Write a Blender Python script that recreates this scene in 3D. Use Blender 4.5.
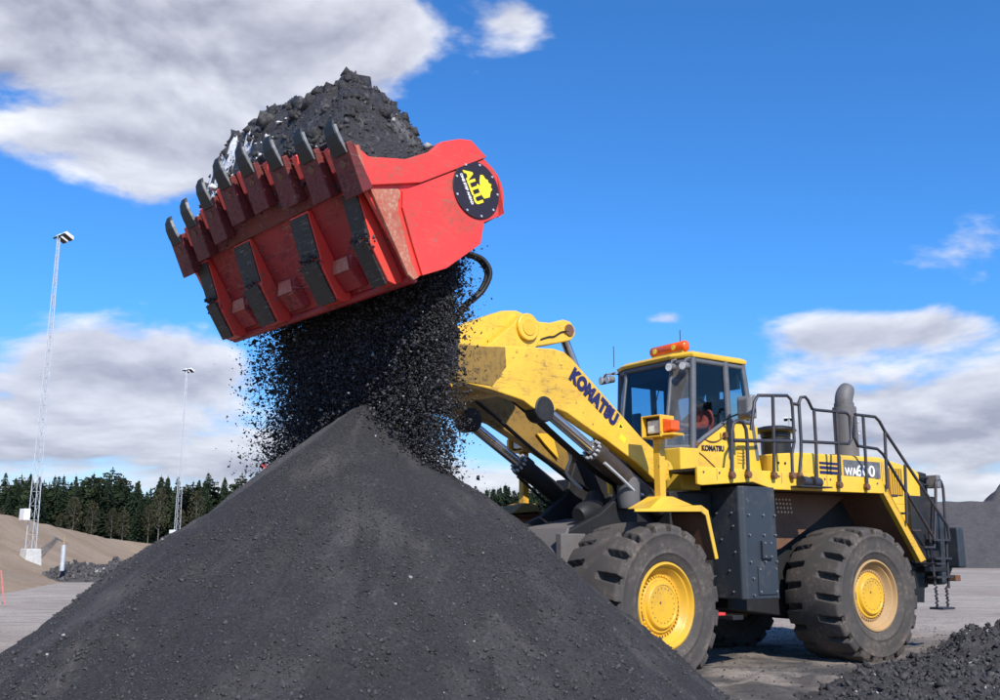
import bpy, math, random
import numpy as np
from mathutils import Matrix, Vector
PI = math.pi
R_ = math.radians
for o in list(bpy.data.objects): bpy.data.objects.remove(o)
S = bpy.context.scene
COL = S.collection

# ------------------------------------------------------------------ camera
cam_d = bpy.data.cameras.new('camera'); cam = bpy.data.objects.new('camera', cam_d); COL.objects.link(cam)
cam.location = (0, 0, 1.59)
cam.rotation_euler = (R_(90 + 11.256), 0, 0)
cam_d.sensor_width = 36.0; cam_d.lens = 36.0
cam_d.clip_start = 0.1; cam_d.clip_end = 8000
S.camera = cam

# ------------------------------------------------------------------ sun, sky, exposure
SUN_EL = 40.0
SUN_AZ = 160.0                                  # compass angle from +Y towards +X, where the sun stands
sv = Vector((math.sin(R_(SUN_AZ)) * math.cos(R_(SUN_EL)), math.cos(R_(SUN_AZ)) * math.cos(R_(SUN_EL)), math.sin(R_(SUN_EL))))
sun_d = bpy.data.lights.new('sun', 'SUN'); sun = bpy.data.objects.new('sun', sun_d); COL.objects.link(sun)
sun_d.energy = 5.0; sun_d.angle = R_(0.53); sun_d.color = (1.0, 0.94, 0.84)
sun.rotation_euler = sv.to_track_quat('Z', 'Y').to_euler()
sun.location = (10, -30, 40)

world = bpy.data.worlds.new('World'); S.world = world; world.use_nodes = True
wt = world.node_tree; wt.nodes.clear()
def wn(t, **k):
    n = wt.nodes.new(t)
    for a, b in k.items(): setattr(n, a, b)
    return n
def wl(a, b): wt.links.new(a, b)
def wmath(op, a, b=None, c=None, clamp=False):
    n = wn('ShaderNodeMath', operation=op, use_clamp=clamp)
    for i, v in enumerate((a, b, c)):
        if v is None: continue
        if isinstance(v, (int, float)): n.inputs[i].default_value = v
        else: wl(v, n.inputs[i])
    return n.outputs[0]
sky = wn('ShaderNodeTexSky', sky_type='NISHITA', sun_disc=False)
sky.sun_elevation = R_(SUN_EL); sky.sun_rotation = R_(SUN_AZ)
sky.air_density = 1.0; sky.dust_density = 0.35; sky.ozone_density = 2.2; sky.altitude = 200
tint = wn('ShaderNodeMix', data_type='RGBA', blend_type='MULTIPLY'); tint.inputs[0].default_value = 1.0; wl(sky.outputs[0], tint.inputs[6])
tc = wn('ShaderNodeTexCoord')
sep = wn('ShaderNodeSeparateXYZ'); wl(tc.outputs['Generated'], sep.inputs[0])
az = wmath('ARCTAN2', sep.outputs[0], sep.outputs[1])
el = wmath('ARCSINE', sep.outputs[2])
azd = wmath('MULTIPLY', az, 180 / PI); eld = wmath('MULTIPLY', el, 180 / PI)
tlow = wn('ShaderNodeMapRange', interpolation_type='SMOOTHSTEP'); wl(eld, tlow.inputs[0]); tlow.inputs[1].default_value = 0.0; tlow.inputs[2].default_value = 15.0
tcol = wn('ShaderNodeMix', data_type='RGBA'); wl(tlow.outputs[0], tcol.inputs[0]); tcol.inputs[6].default_value = (.74, .92, 1.22, 1); tcol.inputs[7].default_value = (.44, 1.08, 1.76, 1)
wl(tcol.outputs[2], tint.inputs[7])
# flatten clouds towards the horizon: stretched height coordinate
hs = wmath('MULTIPLY', wmath('POWER', wmath('MAXIMUM', eld, 0.05), 0.62), 5.2)
def cloud_field(dy):
    comb = wn('ShaderNodeCombineXYZ')
    wl(wmath('MULTIPLY', azd, 0.52), comb.inputs[0])
    wl(wmath('ADD', hs, dy), comb.inputs[1]); comb.inputs[2].default_value = 3.7
    n1 = wn('ShaderNodeTexNoise', noise_dimensions='3D'); n1.inputs['Scale'].default_value = 0.17
    n1.inputs['Detail'].default_value = 6; n1.inputs['Roughness'].default_value = 0.54; n1.inputs['Distortion'].default_value = 0.2
    wl(comb.outputs[0], n1.inputs['Vector'])
    return n1.outputs['Fac']
def blob(a0, e0, wa, we, amp, dy=0.0):
    x = wmath('DIVIDE', wmath('SUBTRACT', azd, a0), wa)
    y = wmath('DIVIDE', wmath('SUBTRACT', wmath('ADD', eld, dy), e0), we)
    r2 = wmath('ADD', wmath('MULTIPLY', x, x), wmath('MULTIPLY', y, y))
    return wmath('MULTIPLY', wmath('EXPONENT', wmath('MULTIPLY', r2, -1.0)), amp)
CLOUDS = [(-22, 28.5, 15, 4.6, .40), (-22, 21.2, 8.5, 1.9, .27), (-6, 29.0, 5, 2.6, .22), (-28, 24.2, 5, 2.0, .16), (-20, 9.6, 6.5, 2.2, .30), (-26, 6.5, 9, 2.4, .2),
          (22.5, 11.4, 6.5, 1.4, .30), (25, 7.0, 10, 2.4, .30), (2, 3.2, 40, 2.7, .28), (9.8, 12.9, 1.8, .6, .24), (1.2, 29.5, 2.6, 1.8, .26),
          (-2, 20, 9, 5, -.26), (10, 20, 14, 5, -.26), (20, 27, 12, 4, -.22), (-24, 16, 6, 2.2, -.16), (3, 10, 10, 2.4, -.14)]
def density(dn, db):
    d = cloud_field(dn)
    for a0, e0, wa, we, amp in CLOUDS: d = wmath('ADD', d, blob(a0, e0, wa, we, amp, db))
    return d
d0 = density(0.0, 0.0)
d1 = cloud_field(1.15); n0 = cloud_field(0.0)
mr = wn('ShaderNodeMapRange', interpolation_type='SMOOTHSTEP'); wl(d0, mr.inputs[0])
mr.inputs[1].default_value = 0.572; mr.inputs[2].default_value = 0.72
cover = mr.outputs[0]
thin = wmath('SUBTRACT', 1.0, wmath('MULTIPLY', wmath('SUBTRACT', d0, 0.62), 2.4, clamp=True))          # thin rims are bright, thick middles grey
lit = wmath('ADD', wmath('MULTIPLY', wmath('SUBTRACT', n0, d1), 3.2), wmath('MULTIPLY', thin, 0.62), clamp=True)
ccol = wn('ShaderNodeMix', data_type='RGBA'); wl(lit, ccol.inputs[0])
ccol.inputs[6].default_value = (3.5, 3.6, 4.5, 1); ccol.inputs[7].default_value = (9.2, 9.4, 10.0, 1)
hz = wmath('MULTIPLY', cover, 0.93)
smix = wn('ShaderNodeMix', data_type='RGBA'); wl(hz, smix.inputs[0]); wl(tint.outputs[2], smix.inputs[6]); wl(ccol.outputs[2], smix.inputs[7])
bg = wn('ShaderNodeBackground'); wl(smix.outputs[2], bg.inputs[0]); bg.inputs[1].default_value = 0.10
wo = wn('ShaderNodeOutputWorld'); wl(bg.outputs[0], wo.inputs[0])

S.view_settings.view_transform = 'Standard'; S.view_settings.look = 'None'
S.view_settings.exposure = 0.18; S.view_settings.gamma = 1.0; S.view_settings.use_curve_mapping = False
S.render.engine = 'CYCLES'
S.cycles.max_bounces = 8; S.cycles.transparent_max_bounces = 16

# ------------------------------------------------------------------ helpers: noise
def _hash(ix, iy, seed):
    n = (ix.astype(np.int64) * 374761393 + iy.astype(np.int64) * 668265263 + seed * 974711) & 0x7fffffff
    n = ((n ^ (n >> 13)) * 1274126177) & 0x7fffffff
    return ((n ^ (n >> 16)) & 0xffff) / 65535.0
def vnoise(x, y, seed=0):
    ix = np.floor(x); iy = np.floor(y); fx = x - ix; fy = y - iy
    fx = fx * fx * fx * (fx * (fx * 6 - 15) + 10); fy = fy * fy * fy * (fy * (fy * 6 - 15) + 10)
    a = _hash(ix, iy, seed); b = _hash(ix + 1, iy, seed); c = _hash(ix, iy + 1, seed); d = _hash(ix + 1, iy + 1, seed)
    return (a + (b - a) * fx) * (1 - fy) + (c + (d - c) * fx) * fy
def fbm(x, y, oct=5, seed=0, gain=.5):
    s = 0; a = 1; t = 0
    for i in range(oct):
        s = s + a * (vnoise(x, y, seed + i * 17) - .5); t += a; a *= gain; x = x * 2.03 + 11.3; y = y * 2.03 - 7.1
    return s / t * 2
def sstep(a, b, x):
    t = np.clip((x - a) / (b - a), 0, 1); return t * t * (3 - 2 * t)

# ------------------------------------------------------------------ helpers: mesh building
def link(o, parent=None):
    COL.objects.link(o)
    if parent is not None: o.parent = parent
    return o
def tag(o, label=None, cat=None, group=None, kind=None):
    if label: o['label'] = label
    if cat: o['category'] = cat
    if group: o['group'] = group
    if kind: o['kind'] = kind
    return o
def empty(name, loc=(0, 0, 0), rz=0.0, parent=None):
    o = bpy.data.objects.new(name, None); o.empty_display_size = .2
    o.location = loc; o.rotation_euler = (0, 0, rz); return link(o, parent)
def np_mesh(name, v, f, smooth=False):
    v = np.asarray(v, np.float32); f = np.asarray(f, np.int32)
    me = bpy.data.meshes.new(name); k = f.shape[1]
    me.vertices.add(len(v)); me.vertices.foreach_set('co', v.ravel())
    me.loops.add(f.size); me.loops.foreach_set('vertex_index', f.ravel())
    me.polygons.add(len(f)); me.polygons.foreach_set('loop_start', np.arange(0, f.size, k, dtype=np.int32))
    me.polygons.foreach_set('loop_total', np.full(len(f), k, np.int32))
    if smooth: me.polygons.foreach_set('use_smooth', np.ones(len(f), bool))
    me.update(calc_edges=True); me.validate(); return me
def np_obj(name, v, f, mat, parent=None, smooth=False):
    me = np_mesh(name, v, f, smooth); me.materials.append(mat)
    return link(bpy.data.objects.new(name, me), parent)
def grid_faces(nu, nv, wrap_u=False):
    i, j = np.meshgrid(np.arange(nu if wrap_u else nu - 1), np.arange(nv - 1), indexing='ij')
    i = i.ravel(); j = j.ravel(); i2 = (i + 1) % nu
    return np.stack([i * nv + j, i2 * nv + j, i2 * nv + j + 1, i * nv + j + 1], 1)

class MB:
    def __init__(s): s.v = []; s.f = []
    def add(s, vs, fs):
        b = len(s.v); s.v += [tuple(q) for q in vs]; s.f += [tuple(i + b for i in f) for f in fs]; return s
    def box(s, x0, x1, y0, y1, z0, z1, M=None):
        vs = [Vector((x, y, z)) for x in (x0, x1) for y in (y0, y1) for z in (z0, z1)]
        if M is not None: vs = [M @ q for q in vs]
        return s.add(vs, [(0, 1, 3, 2), (4, 6, 7, 5), (0, 4, 5, 1), (2, 3, 7, 6), (0, 2, 6, 4), (1, 5, 7, 3)])
    def prism(s, poly, y0, y1):
        """polygon in (x,z), extruded along y"""
        a = sum(poly[i][0] * poly[(i + 1) % len(poly)][1] - poly[(i + 1) % len(poly)][0] * poly[i][1] for i in range(len(poly)))
        if a < 0: poly = poly[::-1]
        n = len(poly)
        vs = [(p[0], y0, p[1]) for p in poly] + [(p[0], y1, p[1]) for p in poly]
        fs = [tuple(range(n)), tuple(range(2 * n - 1, n - 1, -1))]
        fs += [(i, i + n, (i + 1) % n + n, (i + 1) % n) for i in range(n)]
        return s.add(vs, fs)
    def plan(s, poly, z0, z1):
        """polygon in (x,y), extruded along z"""
        a = sum(poly[i][0] * poly[(i + 1) % len(poly)][1] - poly[(i + 1) % len(poly)][0] * poly[i][1] for i in range(len(poly)))
        if a < 0: poly = poly[::-1]
        n = len(poly)
        vs = [(p[0], p[1], z0) for p in poly] + [(p[0], p[1], z1) for p in poly]
        fs = [tuple(range(n - 1, -1, -1)), tuple(range(n, 2 * n))]
        fs += [(i, (i + 1) % n, (i + 1) % n + n, i + n) for i in range(n)]
        return s.add(vs, fs)
    def loft(s, rings):
        n = len(rings[0]); vs = [q for r in rings for q in r]; fs = [tuple(range(n - 1, -1, -1))]
        for k in range(len(rings) - 1):
            for i in range(n):
                j = (i + 1) % n; fs.append((k * n + i, k * n + j, (k + 1) * n + j, (k + 1) * n + i))
        fs.append(tuple((len(rings) - 1) * n + i for i in range(n)))
        return s.add(vs, fs)
    def slab(s, quad, t):
        """thin plate: planar polygon in 3D, thickness t along its normal"""
        q = [Vector(p) for p in quad]; nrm = (q[1] - q[0]).cross(q[2] - q[1]).normalized() * t; n = len(q)
        vs = q + [p + nrm for p in q]
        return s.add(vs, [tuple(range(n - 1, -1, -1)), tuple(range(n, 2 * n))] + [(i, (i + 1) % n, (i + 1) % n + n, i + n) for i in range(n)])
    def cyl(s, p0, p1, r0, r1=None, n=16):
        r1 = r0 if r1 is None else r1
        p0 = Vector(p0); p1 = Vector(p1); d = (p1 - p0).normalized()
        u = d.orthogonal().normalized(); w = d.cross(u)
        rings = []
        for p, r in ((p0, r0), (p1, r1)):
            rings.append([p + (u * math.cos(2 * PI * i / n) + w * math.sin(2 * PI * i / n)) * r for i in range(n)])
        return s.loft(rings)
    def tube(s, pts, r, n=8, smooth_pts=0):
        pts = [Vector(p) for p in pts]
        if smooth_pts:
            q = []
            m = len(pts)
            for i in range(m - 1):
                a, b, c, d = pts[max(i - 1, 0)], pts[i], pts[i + 1], pts[min(i + 2, m - 1)]
                for k in range(smooth_pts):
                    t = k / smooth_pts
                    q.append(.5 * ((2 * b) + (c - a) * t + (2 * a - 5 * b + 4 * c - d) * t * t + (3 * b - a - 3 * c + d) * t ** 3))
            if isinstance(r, (list, tuple)):
                r = [r[i] + (r[i + 1] - r[i]) * k / smooth_pts for i in range(m - 1) for k in range(smooth_pts)] + [r[-1]]
            pts = q + [pts[-1]]
        rings = []; u = None
        for i, p in enumerate(pts):
            d = (pts[min(i + 1, len(pts) - 1)] - pts[max(i - 1, 0)]).normalized()
            if u is None: u = d.orthogonal().normalized()
            u = (u - d * u.dot(d)).normalized(); w = d.cross(u)
            rr = r[i] if isinstance(r, (list, tuple)) else r
            rings.append([p + (u * math.cos(2 * PI * k / n) + w * math.sin(2 * PI * k / n)) * rr for k in range(n)])
        return s.loft(rings)
    def lathe(s, prof, c=(0, 0, 0), n=48, axis='y', sign=1):
        """profile (r, t) closed at both ends when r=0"""
        rings = []
        for r, t in prof:
            ring = []
            for i in range(n):
                a = 2 * PI * i / n
                if axis == 'y': ring.append((c[0] + r * math.cos(a), c[1] + sign * t, c[2] + r * math.sin(a) * sign))
                else: ring.append((c[0] + r * math.cos(a), c[1] + r * math.sin(a), c[2] + t))
            rings.append(ring)
        return s.loft(rings)
    def build(s, name, mat, parent=None, xf=None, smooth=None, bevel=0.0, seg=2):
        me = bpy.data.meshes.new(name)
        vs = s.v if xf is None else [tuple(xf @ Vector(q)) for q in s.v]
        me.from_pydata(vs, [], s.f)
        me.materials.append(mat)
        o = bpy.data.objects.new(name, me); link(o, parent)
        import bmesh
        bm = bmesh.new(); bm.from_mesh(me); bmesh.ops.recalc_face_normals(bm, faces=bm.faces)
        if smooth is not None:
            for f in bm.faces: f.smooth = True
            for e in bm.edges:
                if len(e.link_faces) == 2 and e.calc_face_angle(0) > R_(smooth): e.smooth = False
        bm.to_mesh(me); bm.free()
        if bevel:
            b = o.modifiers.new('bevel', 'BEVEL'); b.width = bevel; b.segments = seg; b.limit_method = 'ANGLE'; b.angle_limit = R_(35)
        return o
def text_obj(name, txt, size, mat, parent, origin, u, v, xf=None, bold=0.0, depth=.003, squeeze=1.0, spacing=1.0):
    cu = bpy.data.curves.new(name, 'FONT'); cu.body = txt; cu.size = size; cu.extrude = depth; cu.offset = bold; cu.space_character = spacing
    to = bpy.data.objects.new(name, cu); COL.objects.link(to)
    dg = bpy.context.evaluated_depsgraph_get(); me = bpy.data.meshes.new_from_object(to.evaluated_get(dg))
    bpy.data.objects.remove(to); bpy.data.curves.remove(cu)
    u = Vector(u).normalized(); v = Vector(v).normalized(); n = u.cross(v)
    M = Matrix(((u.x * squeeze, v.x, n.x, origin[0]), (u.y * squeeze, v.y, n.y, origin[1]), (u.z * squeeze, v.z, n.z, origin[2]), (0, 0, 0, 1)))
    me.transform(M if xf is None else xf @ M)
    me.materials.clear(); me.materials.append(mat); me.name = name
    return link(bpy.data.objects.new(name, me), parent)
def rocks(centers, sizes, seed=0, flat=1.0, kind='stone'):
    """many small irregular stones as one vertex/face array"""
    rg = np.random.default_rng(seed); N = len(centers)
    if kind == 'chip':
        base = np.array([[1, 1, 1], [1, -1, -1], [-1, 1, -1], [-1, -1, 1]], float) * .75; tri = np.array([[0, 1, 2], [0, 3, 1], [0, 2, 3], [1, 3, 2]]); jit, K = .35, 4
    elif kind == 'lump':
        g = 1.618; base = np.array([[-1, g, 0], [1, g, 0], [-1, -g, 0], [1, -g, 0], [0, -1, g], [0, 1, g], [0, -1, -g], [0, 1, -g], [g, 0, -1], [g, 0, 1], [-g, 0, -1], [-g, 0, 1]]) / 1.902
        tri = np.array([[0, 11, 5], [0, 5, 1], [0, 1, 7], [0, 7, 10], [0, 10, 11], [1, 5, 9], [5, 11, 4], [11, 10, 2], [10, 7, 6], [7, 1, 8], [3, 9, 4], [3, 4, 2], [3, 2, 6], [3, 6, 8], [3, 8, 9], [4, 9, 5], [2, 4, 11], [6, 2, 10], [8, 6, 7], [9, 8, 1]]); jit, K = .15, 12
    else:
        base = np.array([[1, 0, 0], [-1, 0, 0], [0, 1, 0], [0, -1, 0], [0, 0, 1], [0, 0, -1]], float)
        tri = np.array([[0, 2, 4], [2, 1, 4], [1, 3, 4], [3, 0, 4], [2, 0, 5], [1, 2, 5], [3, 1, 5], [0, 3, 5]]); jit, K = .2, 6
    v = base[None] * (0.72 + .45 * rg.random((N, K, 1))) + rg.normal(0, jit, (N, K, 3))
    v *= (0.65 + .6 * rg.random((N, 1, 3)))
    q = rg.normal(size=(N, 4)); q /= np.linalg.norm(q, axis=1, keepdims=True); w, x, y, z = q.T
    Rm = np.stack([np.stack([1 - 2 * (y * y + z * z), 2 * (x * y - z * w), 2 * (x * z + y * w)], -1),
                   np.stack([2 * (x * y + z * w), 1 - 2 * (x * x + z * z), 2 * (y * z - x * w)], -1),
                   np.stack([2 * (x * z - y * w), 2 * (y * z + x * w), 1 - 2 * (x * x + y * y)], -1)], 1)
    v = np.einsum('nij,nkj->nki', Rm, v); v[..., 2] *= flat
    v = v * np.asarray(sizes)[:, None, None] + np.asarray(centers)[:, None, :]
    f = tri[None] + (np.arange(N) * K)[:, None, None]
    return v.reshape(-1, 3), f.reshape(-1, 3)

# ------------------------------------------------------------------ materials
def new_mat(name):
    m = bpy.data.materials.new(name); m.use_nodes = True; t = m.node_tree; t.nodes.clear()
    out = t.nodes.new('ShaderNodeOutputMaterial'); p = t.nodes.new('ShaderNodeBsdfPrincipled'); t.links.new(p.outputs[0], out.inputs[0])
    return m, t, p
def rgba(c): return (c[0], c[1], c[2], 1)
def noise_node(t, vec, scale, detail=6, rough=.6, dist=0.0):
    n = t.nodes.new('ShaderNodeTexNoise'); n.inputs['Scale'].default_value = scale; n.inputs['Detail'].default_value = detail
    n.inputs['Roughness'].default_value = rough; n.inputs['Distortion'].default_value = dist; t.links.new(vec, n.inputs['Vector']); return n.outputs['Fac']
def maprange(t, src, a, b, c=0., d=1., smooth=True):
    n = t.nodes.new('ShaderNodeMapRange'); n.interpolation_type = 'SMOOTHSTEP' if smooth else 'LINEAR'
    t.links.new(src, n.inputs[0])
    for i, q in enumerate((a, b, c, d)): n.inputs[i + 1].default_value = q
    return n.outputs[0]
def mixc(t, fac, a, b):
    n = t.nodes.new('ShaderNodeMix'); n.data_type = 'RGBA'
    if isinstance(fac, float): n.inputs[0].default_value = fac
    else: t.links.new(fac, n.inputs[0])
    for i, q in ((6, a), (7, b)):
        if isinstance(q, tuple): n.inputs[i].default_value = rgba(q)
        else: t.links.new(q, n.inputs[i])
    return n.outputs[2]
def tmath(t, op, a, b):
    n = t.nodes.new('ShaderNodeMath'); n.operation = op; n.use_clamp = op in ('MULTIPLY', 'ADD')
    for i, q in enumerate((a, b)):
        if isinstance(q, (int, float)): n.inputs[i].default_value = q
        else: t.links.new(q, n.inputs[i])
    return n.outputs[0]
def bump(t, p, h, strength, dist=.02):
    b = t.nodes.new('ShaderNodeBump'); b.inputs['Strength'].default_value = strength; b.inputs['Distance'].default_value = dist
    t.links.new(h, b.inputs['Height']); t.links.new(b.outputs[0], p.inputs['Normal'])
def obj_coords(t, scale=None):
    c = t.nodes.new('ShaderNodeTexCoord'); v = c.outputs['Object']
    if scale:
        m = t.nodes.new('ShaderNodeMapping'); m.inputs['Scale'].default_value = scale; t.links.new(v, m.inputs[0]); v = m.outputs[0]
    return v
def weathered(name, base, dirt, amount=.5, scale=2.2, rough=.4, rough_d=.85, bumpy=.06, metal=0.0, streak=True, chips=None, coat=0.0):
    """paint or metal under patchy dust: big blotches, vertical run-off streaks, fine speckle"""
    m, t, p = new_mat(name); v = obj_coords(t)
    n1 = noise_node(t, v, scale, 8, .65, .4); n2 = noise_node(t, v, scale * 9, 5, .7)
    f = maprange(t, n1, .61 - amount * .32, .76 - amount * .26)
    f2 = maprange(t, n2, .45, .75, 0.15, 1.0)
    fac = tmath(t, 'MULTIPLY', f, f2)
    if streak:
        vs = obj_coords(t, (9, 9, .7)); n3 = noise_node(t, vs, 1.3, 6, .7)
        fac = tmath(t, 'ADD', fac, tmath(t, 'MULTIPLY', maprange(t, n3, .56, .80), amount * .75))
    n4 = noise_node(t, v, .9, 3)
    b2 = tuple(min(1, q * .84) for q in base)
    bc = mixc(t, maprange(t, n4, .35, .65), base, b2)
    col = mixc(t, fac, bc, dirt)
    if chips:
        vsc = obj_coords(t, (3, 3, 55)); n6 = noise_node(t, vsc, 1.6, 4, .6, .6)
        col = mixc(t, tmath(t, 'MULTIPLY', maprange(t, n6, .585, .65), maprange(t, n1, .42, .60, .1, .8)), col, chips)
        n5 = noise_node(t, v, scale * 5, 9, .8); col = mixc(t, maprange(t, n5, .61, .64), col, chips)
    t.links.new(col, p.inputs['Base Color'])
    t.links.new(maprange(t, fac, 0., 1., rough, rough_d, False), p.inputs['Roughness'])
    p.inputs['Metallic'].default_value = metal
    if coat: p.inputs['Coat Weight'].default_value = coat; p.inputs['Coat Roughness'].default_value = .15
    if bumpy: bump(t, p, n2, bumpy, .01)
    return m
def plain(name, col, rough=.5, metal=0.0, var=.15, scale=12, bumpy=0.0):
    m, t, p = new_mat(name); v = obj_coords(t); n = noise_node(t, v, scale, 5)
    c2 = tuple(q * (1 - var) for q in col); c1 = tuple(min(1, q * (1 + var)) for q in col)
    t.links.new(mixc(t, maprange(t, n, .3, .7), c2, c1), p.inputs['Base Color'])
    p.inputs['Roughness'].default_value = rough; p.inputs['Metallic'].default_value = metal
    if bumpy: bump(t, p, n, bumpy, .01)
    return m
def glass(name, tint, refl=.10):
    m = bpy.data.materials.new(name); m.use_nodes = True; t = m.node_tree; t.nodes.clear()
    out = t.nodes.new('ShaderNodeOutputMaterial'); mx = t.nodes.new('ShaderNodeMixShader'); tr = t.nodes.new('ShaderNodeBsdfTransparent')
    gl = t.nodes.new('ShaderNodeBsdfGlossy'); gl.inputs['Roughness'].default_value = .03; tr.inputs[0].default_value = rgba(tint)
    fr = t.nodes.new('ShaderNodeLayerWeight'); fr.inputs[0].default_value = .5
    t.links.new(tmath(t, 'ADD', tmath(t, 'MULTIPLY', tmath(t, 'POWER', fr.outputs['Facing'], 4.0), .7), refl), mx.inputs[0])
    t.links.new(tr.outputs[0], mx.inputs[1]); t.links.new(gl.outputs[0], mx.inputs[2]); t.links.new(mx.outputs[0], out.inputs[0])
    return m
def island_mat(name, c_lo, c_hi, c_spark=None, spark=.985, rough=.85):
    """stones: every stone has its own shade, a few are pale"""
    m, t, p = new_mat(name)
    g = t.nodes.new('ShaderNodeNewGeometry'); r = g.outputs['Random Per Island']
    col = mixc(t, r, c_lo, c_hi)
    if c_spark:
        w = t.nodes.new('ShaderNodeTexWhiteNoise'); w.noise_dimensions = '1D'; t.links.new(r, w.inputs['W'])
        col = mixc(t, maprange(t, w.outputs['Value'], spark, spark + .002, smooth=False), col, c_spark)
    t.links.new(col, p.inputs['Base Color']); p.inputs['Roughness'].default_value = rough
    return m

M = {}
M['yellow'] = weathered('yellow_paint', (.78, .45, .038), (.27, .16, .08), .44, 1.6, .34, .8, .05, chips=(.11, .06, .03))
M['yellow_clean'] = weathered('yellow_paint_clean', (.84, .51, .048), (.42, .26, .10), .34, 1.4, .32, .75, .03)
M['yellow_boom'] = weathered('yellow_paint_boom', (.84, .505, .048), (.26, .14, .065), .42, 1.3, .36, .85, .06, chips=(.12, .07, .04))
M['yellow_dirty_shaded'] = weathered('oily_dirty_shaded_yellow', (.30, .18, .035), (.045, .028, .02), .75, 1.8, .6, .9, .1)  # oil and dirt, with shade mixed into the darker base
M['rust'] = weathered('brown_primer', (.17, .078, .040), (.065, .036, .026), .5, 2.5, .7, .9, .08)
M['rail'] = weathered('dark_rail_steel', (.035, .035, .045), (.11, .06, .045), .45, 3, .45, .8, .05)
M['dark'] = weathered('dark_chassis', (.014, .014, .016), (.050, .043, .040), .42, 2.2, .6, .95, .1)
M['tank'] = weathered('slate_tank_steel', (.030, .038, .050), (.13, .115, .10), .42, 2.4, .5, .9, .08)
M['grey_dusty'] = weathered('dusty_grey_plate', (.16, .145, .14), (.09, .08, .075), .5, 2.5, .75, .95, .1)
M['tyre'] = weathered('dusty_rubber', (.060, .053, .049), (.175, .138, .115), .62, 2.0, .85, .97, .25, streak=False)
M['rim_yellow'] = weathered('rim_yellow', (.74, .42, .035), (.34, .20, .08), .46, 4, .35, .8, .04, streak=False)
M['rim_dusty'] = weathered('rim_dusty', (.46, .29, .13), (.30, .20, .14), .55, 4, .7, .9, .06, streak=False)
M['red'] = weathered('bucket_red', (.82, .060, .045), (.27, .075, .05), .56, 1.5, .38, .8, .08, chips=(.25, .14, .10))
M['red_worn_shaded'] = weathered('bucket_red_worn_shaded', (.34, .014, .018), (.030, .017, .015), .66, 1.5, .55, .9, .15, chips=(.30, .16, .11))  # worn, dirty red; the underside's shade is put into the dark base
M['wear'] = weathered('worn_black_steel', (.017, .015, .014), (.050, .040, .034), .45, 3.0, .55, .85, .18, chips=(.2, .18, .16))
M['adapter'] = weathered('worn_adapter', (.17, .016, .016), (.026, .018, .015), .80, 2.4, .55, .9, .2, chips=(.20, .10, .07))
M['scuffed'] = weathered('scuffed_edge', (.46, .10, .055), (.50, .38, .27), .62, 3.2, .6, .85, .15)
M['tooth'] = weathered('tooth_steel', (.014, .014, .015), (.035, .033, .03), .4, 5, .5, .8, .15)
M['tooth_lit_edge'] = plain('sunlit_tooth_edge', (.20, .20, .20), .45, .3, .25, 20)  # lighter than the tooth: sunlight on its side put into the colour
M['chrome'] = plain('piston_rod', (.50, .50, .53), .18, .9, .05, 20)
M['black'] = plain('black_plastic', (.012, .012, .013), .45)
M['rubber'] = plain('black_hose', (.012, .012, .013), .5)
M['grey_steel'] = plain('grey_steel', (.20, .20, .21), .5, .2, .2, 8, .05)
M['cylinder'] = weathered('oily_cylinder', (.050, .038, .032), (.11, .085, .070), .45, 3, .45, .85, .06)
M['exhaust'] = weathered('exhaust_grey', (.13, .125, .13), (.08, .06, .05), .4, 3, .6, .85, .06)
M['pillar'] = plain('cab_pillar_grey', (.11, .115, .13), .45, 0, .12, 6)
M['lens'] = plain('lamp_lens', (.78, .78, .74), .08, 0, .2, 30)
M['orange'] = plain('orange_plastic', (.78, .10, .012), .22, 0, .12, 14)
M['blue_print'] = plain('navy_print', (.018, .016, .09), .5, 0, .05)
M['black_print'] = plain('black_print', (.02, .012, .02), .5, 0, .05)
M['white_print'] = plain('white_print', (.80, .80, .80), .5, 0, .05)
M['yellow_print'] = plain('yellow_print', (.88, .68, .03), .45, 0, .06)
M['plate_grey'] = plain('plate_grey', (.13, .13, .14), .45, 0, .3, 9)
M['glass'] = glass('cab_glass', (.66, .80, .86), .03)
M['glass_dusty'] = glass('dusty_cab_glass', (.80, .83, .84), .06)
_t = M['glass_dusty'].node_tree; _d = _t.nodes.new('ShaderNodeBsdfDiffuse'); _d.inputs[0].default_value = (.22, .21, .20, 1); _m = _t.nodes.new('ShaderNodeMixShader')
_o = [n for n in _t.nodes if n.type == 'OUTPUT_MATERIAL'][0]; _s = _o.inputs[0].links[0].from_socket
_t.links.new(maprange(_t, noise_node(_t, obj_coords(_t, (3, 3, 1.2)), 2.0, 6), .3, .7, .16, .36), _m.inputs[0]); _t.links.new(_s, _m.inputs[1]); _t.links.new(_d.outputs[0], _m.inputs[2]); _t.links.new(_m.outputs[0], _o.inputs[0])
M['seat'] = plain('seat_fabric', (.03, .03, .035), .9)
M['hole_light'] = plain('hole_light_tone', (.85, .62, .45), .6)  # light through the guard's holes, put into a pale colour
M['concrete'] = plain('concrete', (.50, .49, .47), .85, 0, .12, 6, .1)
M['galv'] = plain('galvanised_steel', (.55, .57, .60), .45, .35, .12, 5)
M['white_box'] = plain('white_enamel', (.78, .78, .77), .4)
M['jacket'] = plain('hi_vis_orange', (.85, .09, .05), .8, 0, .15, 10)
M['skin'] = plain('skin', (.42, .22, .15), .6)
M['cloth_dark'] = plain('dark_trousers', (.02, .02, .03), .9)
M['red_post'] = plain('red_post', (.60, .05, .05), .5)
M['faded_red'] = plain('faded_red', (.58, .16, .15), .6)

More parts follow.
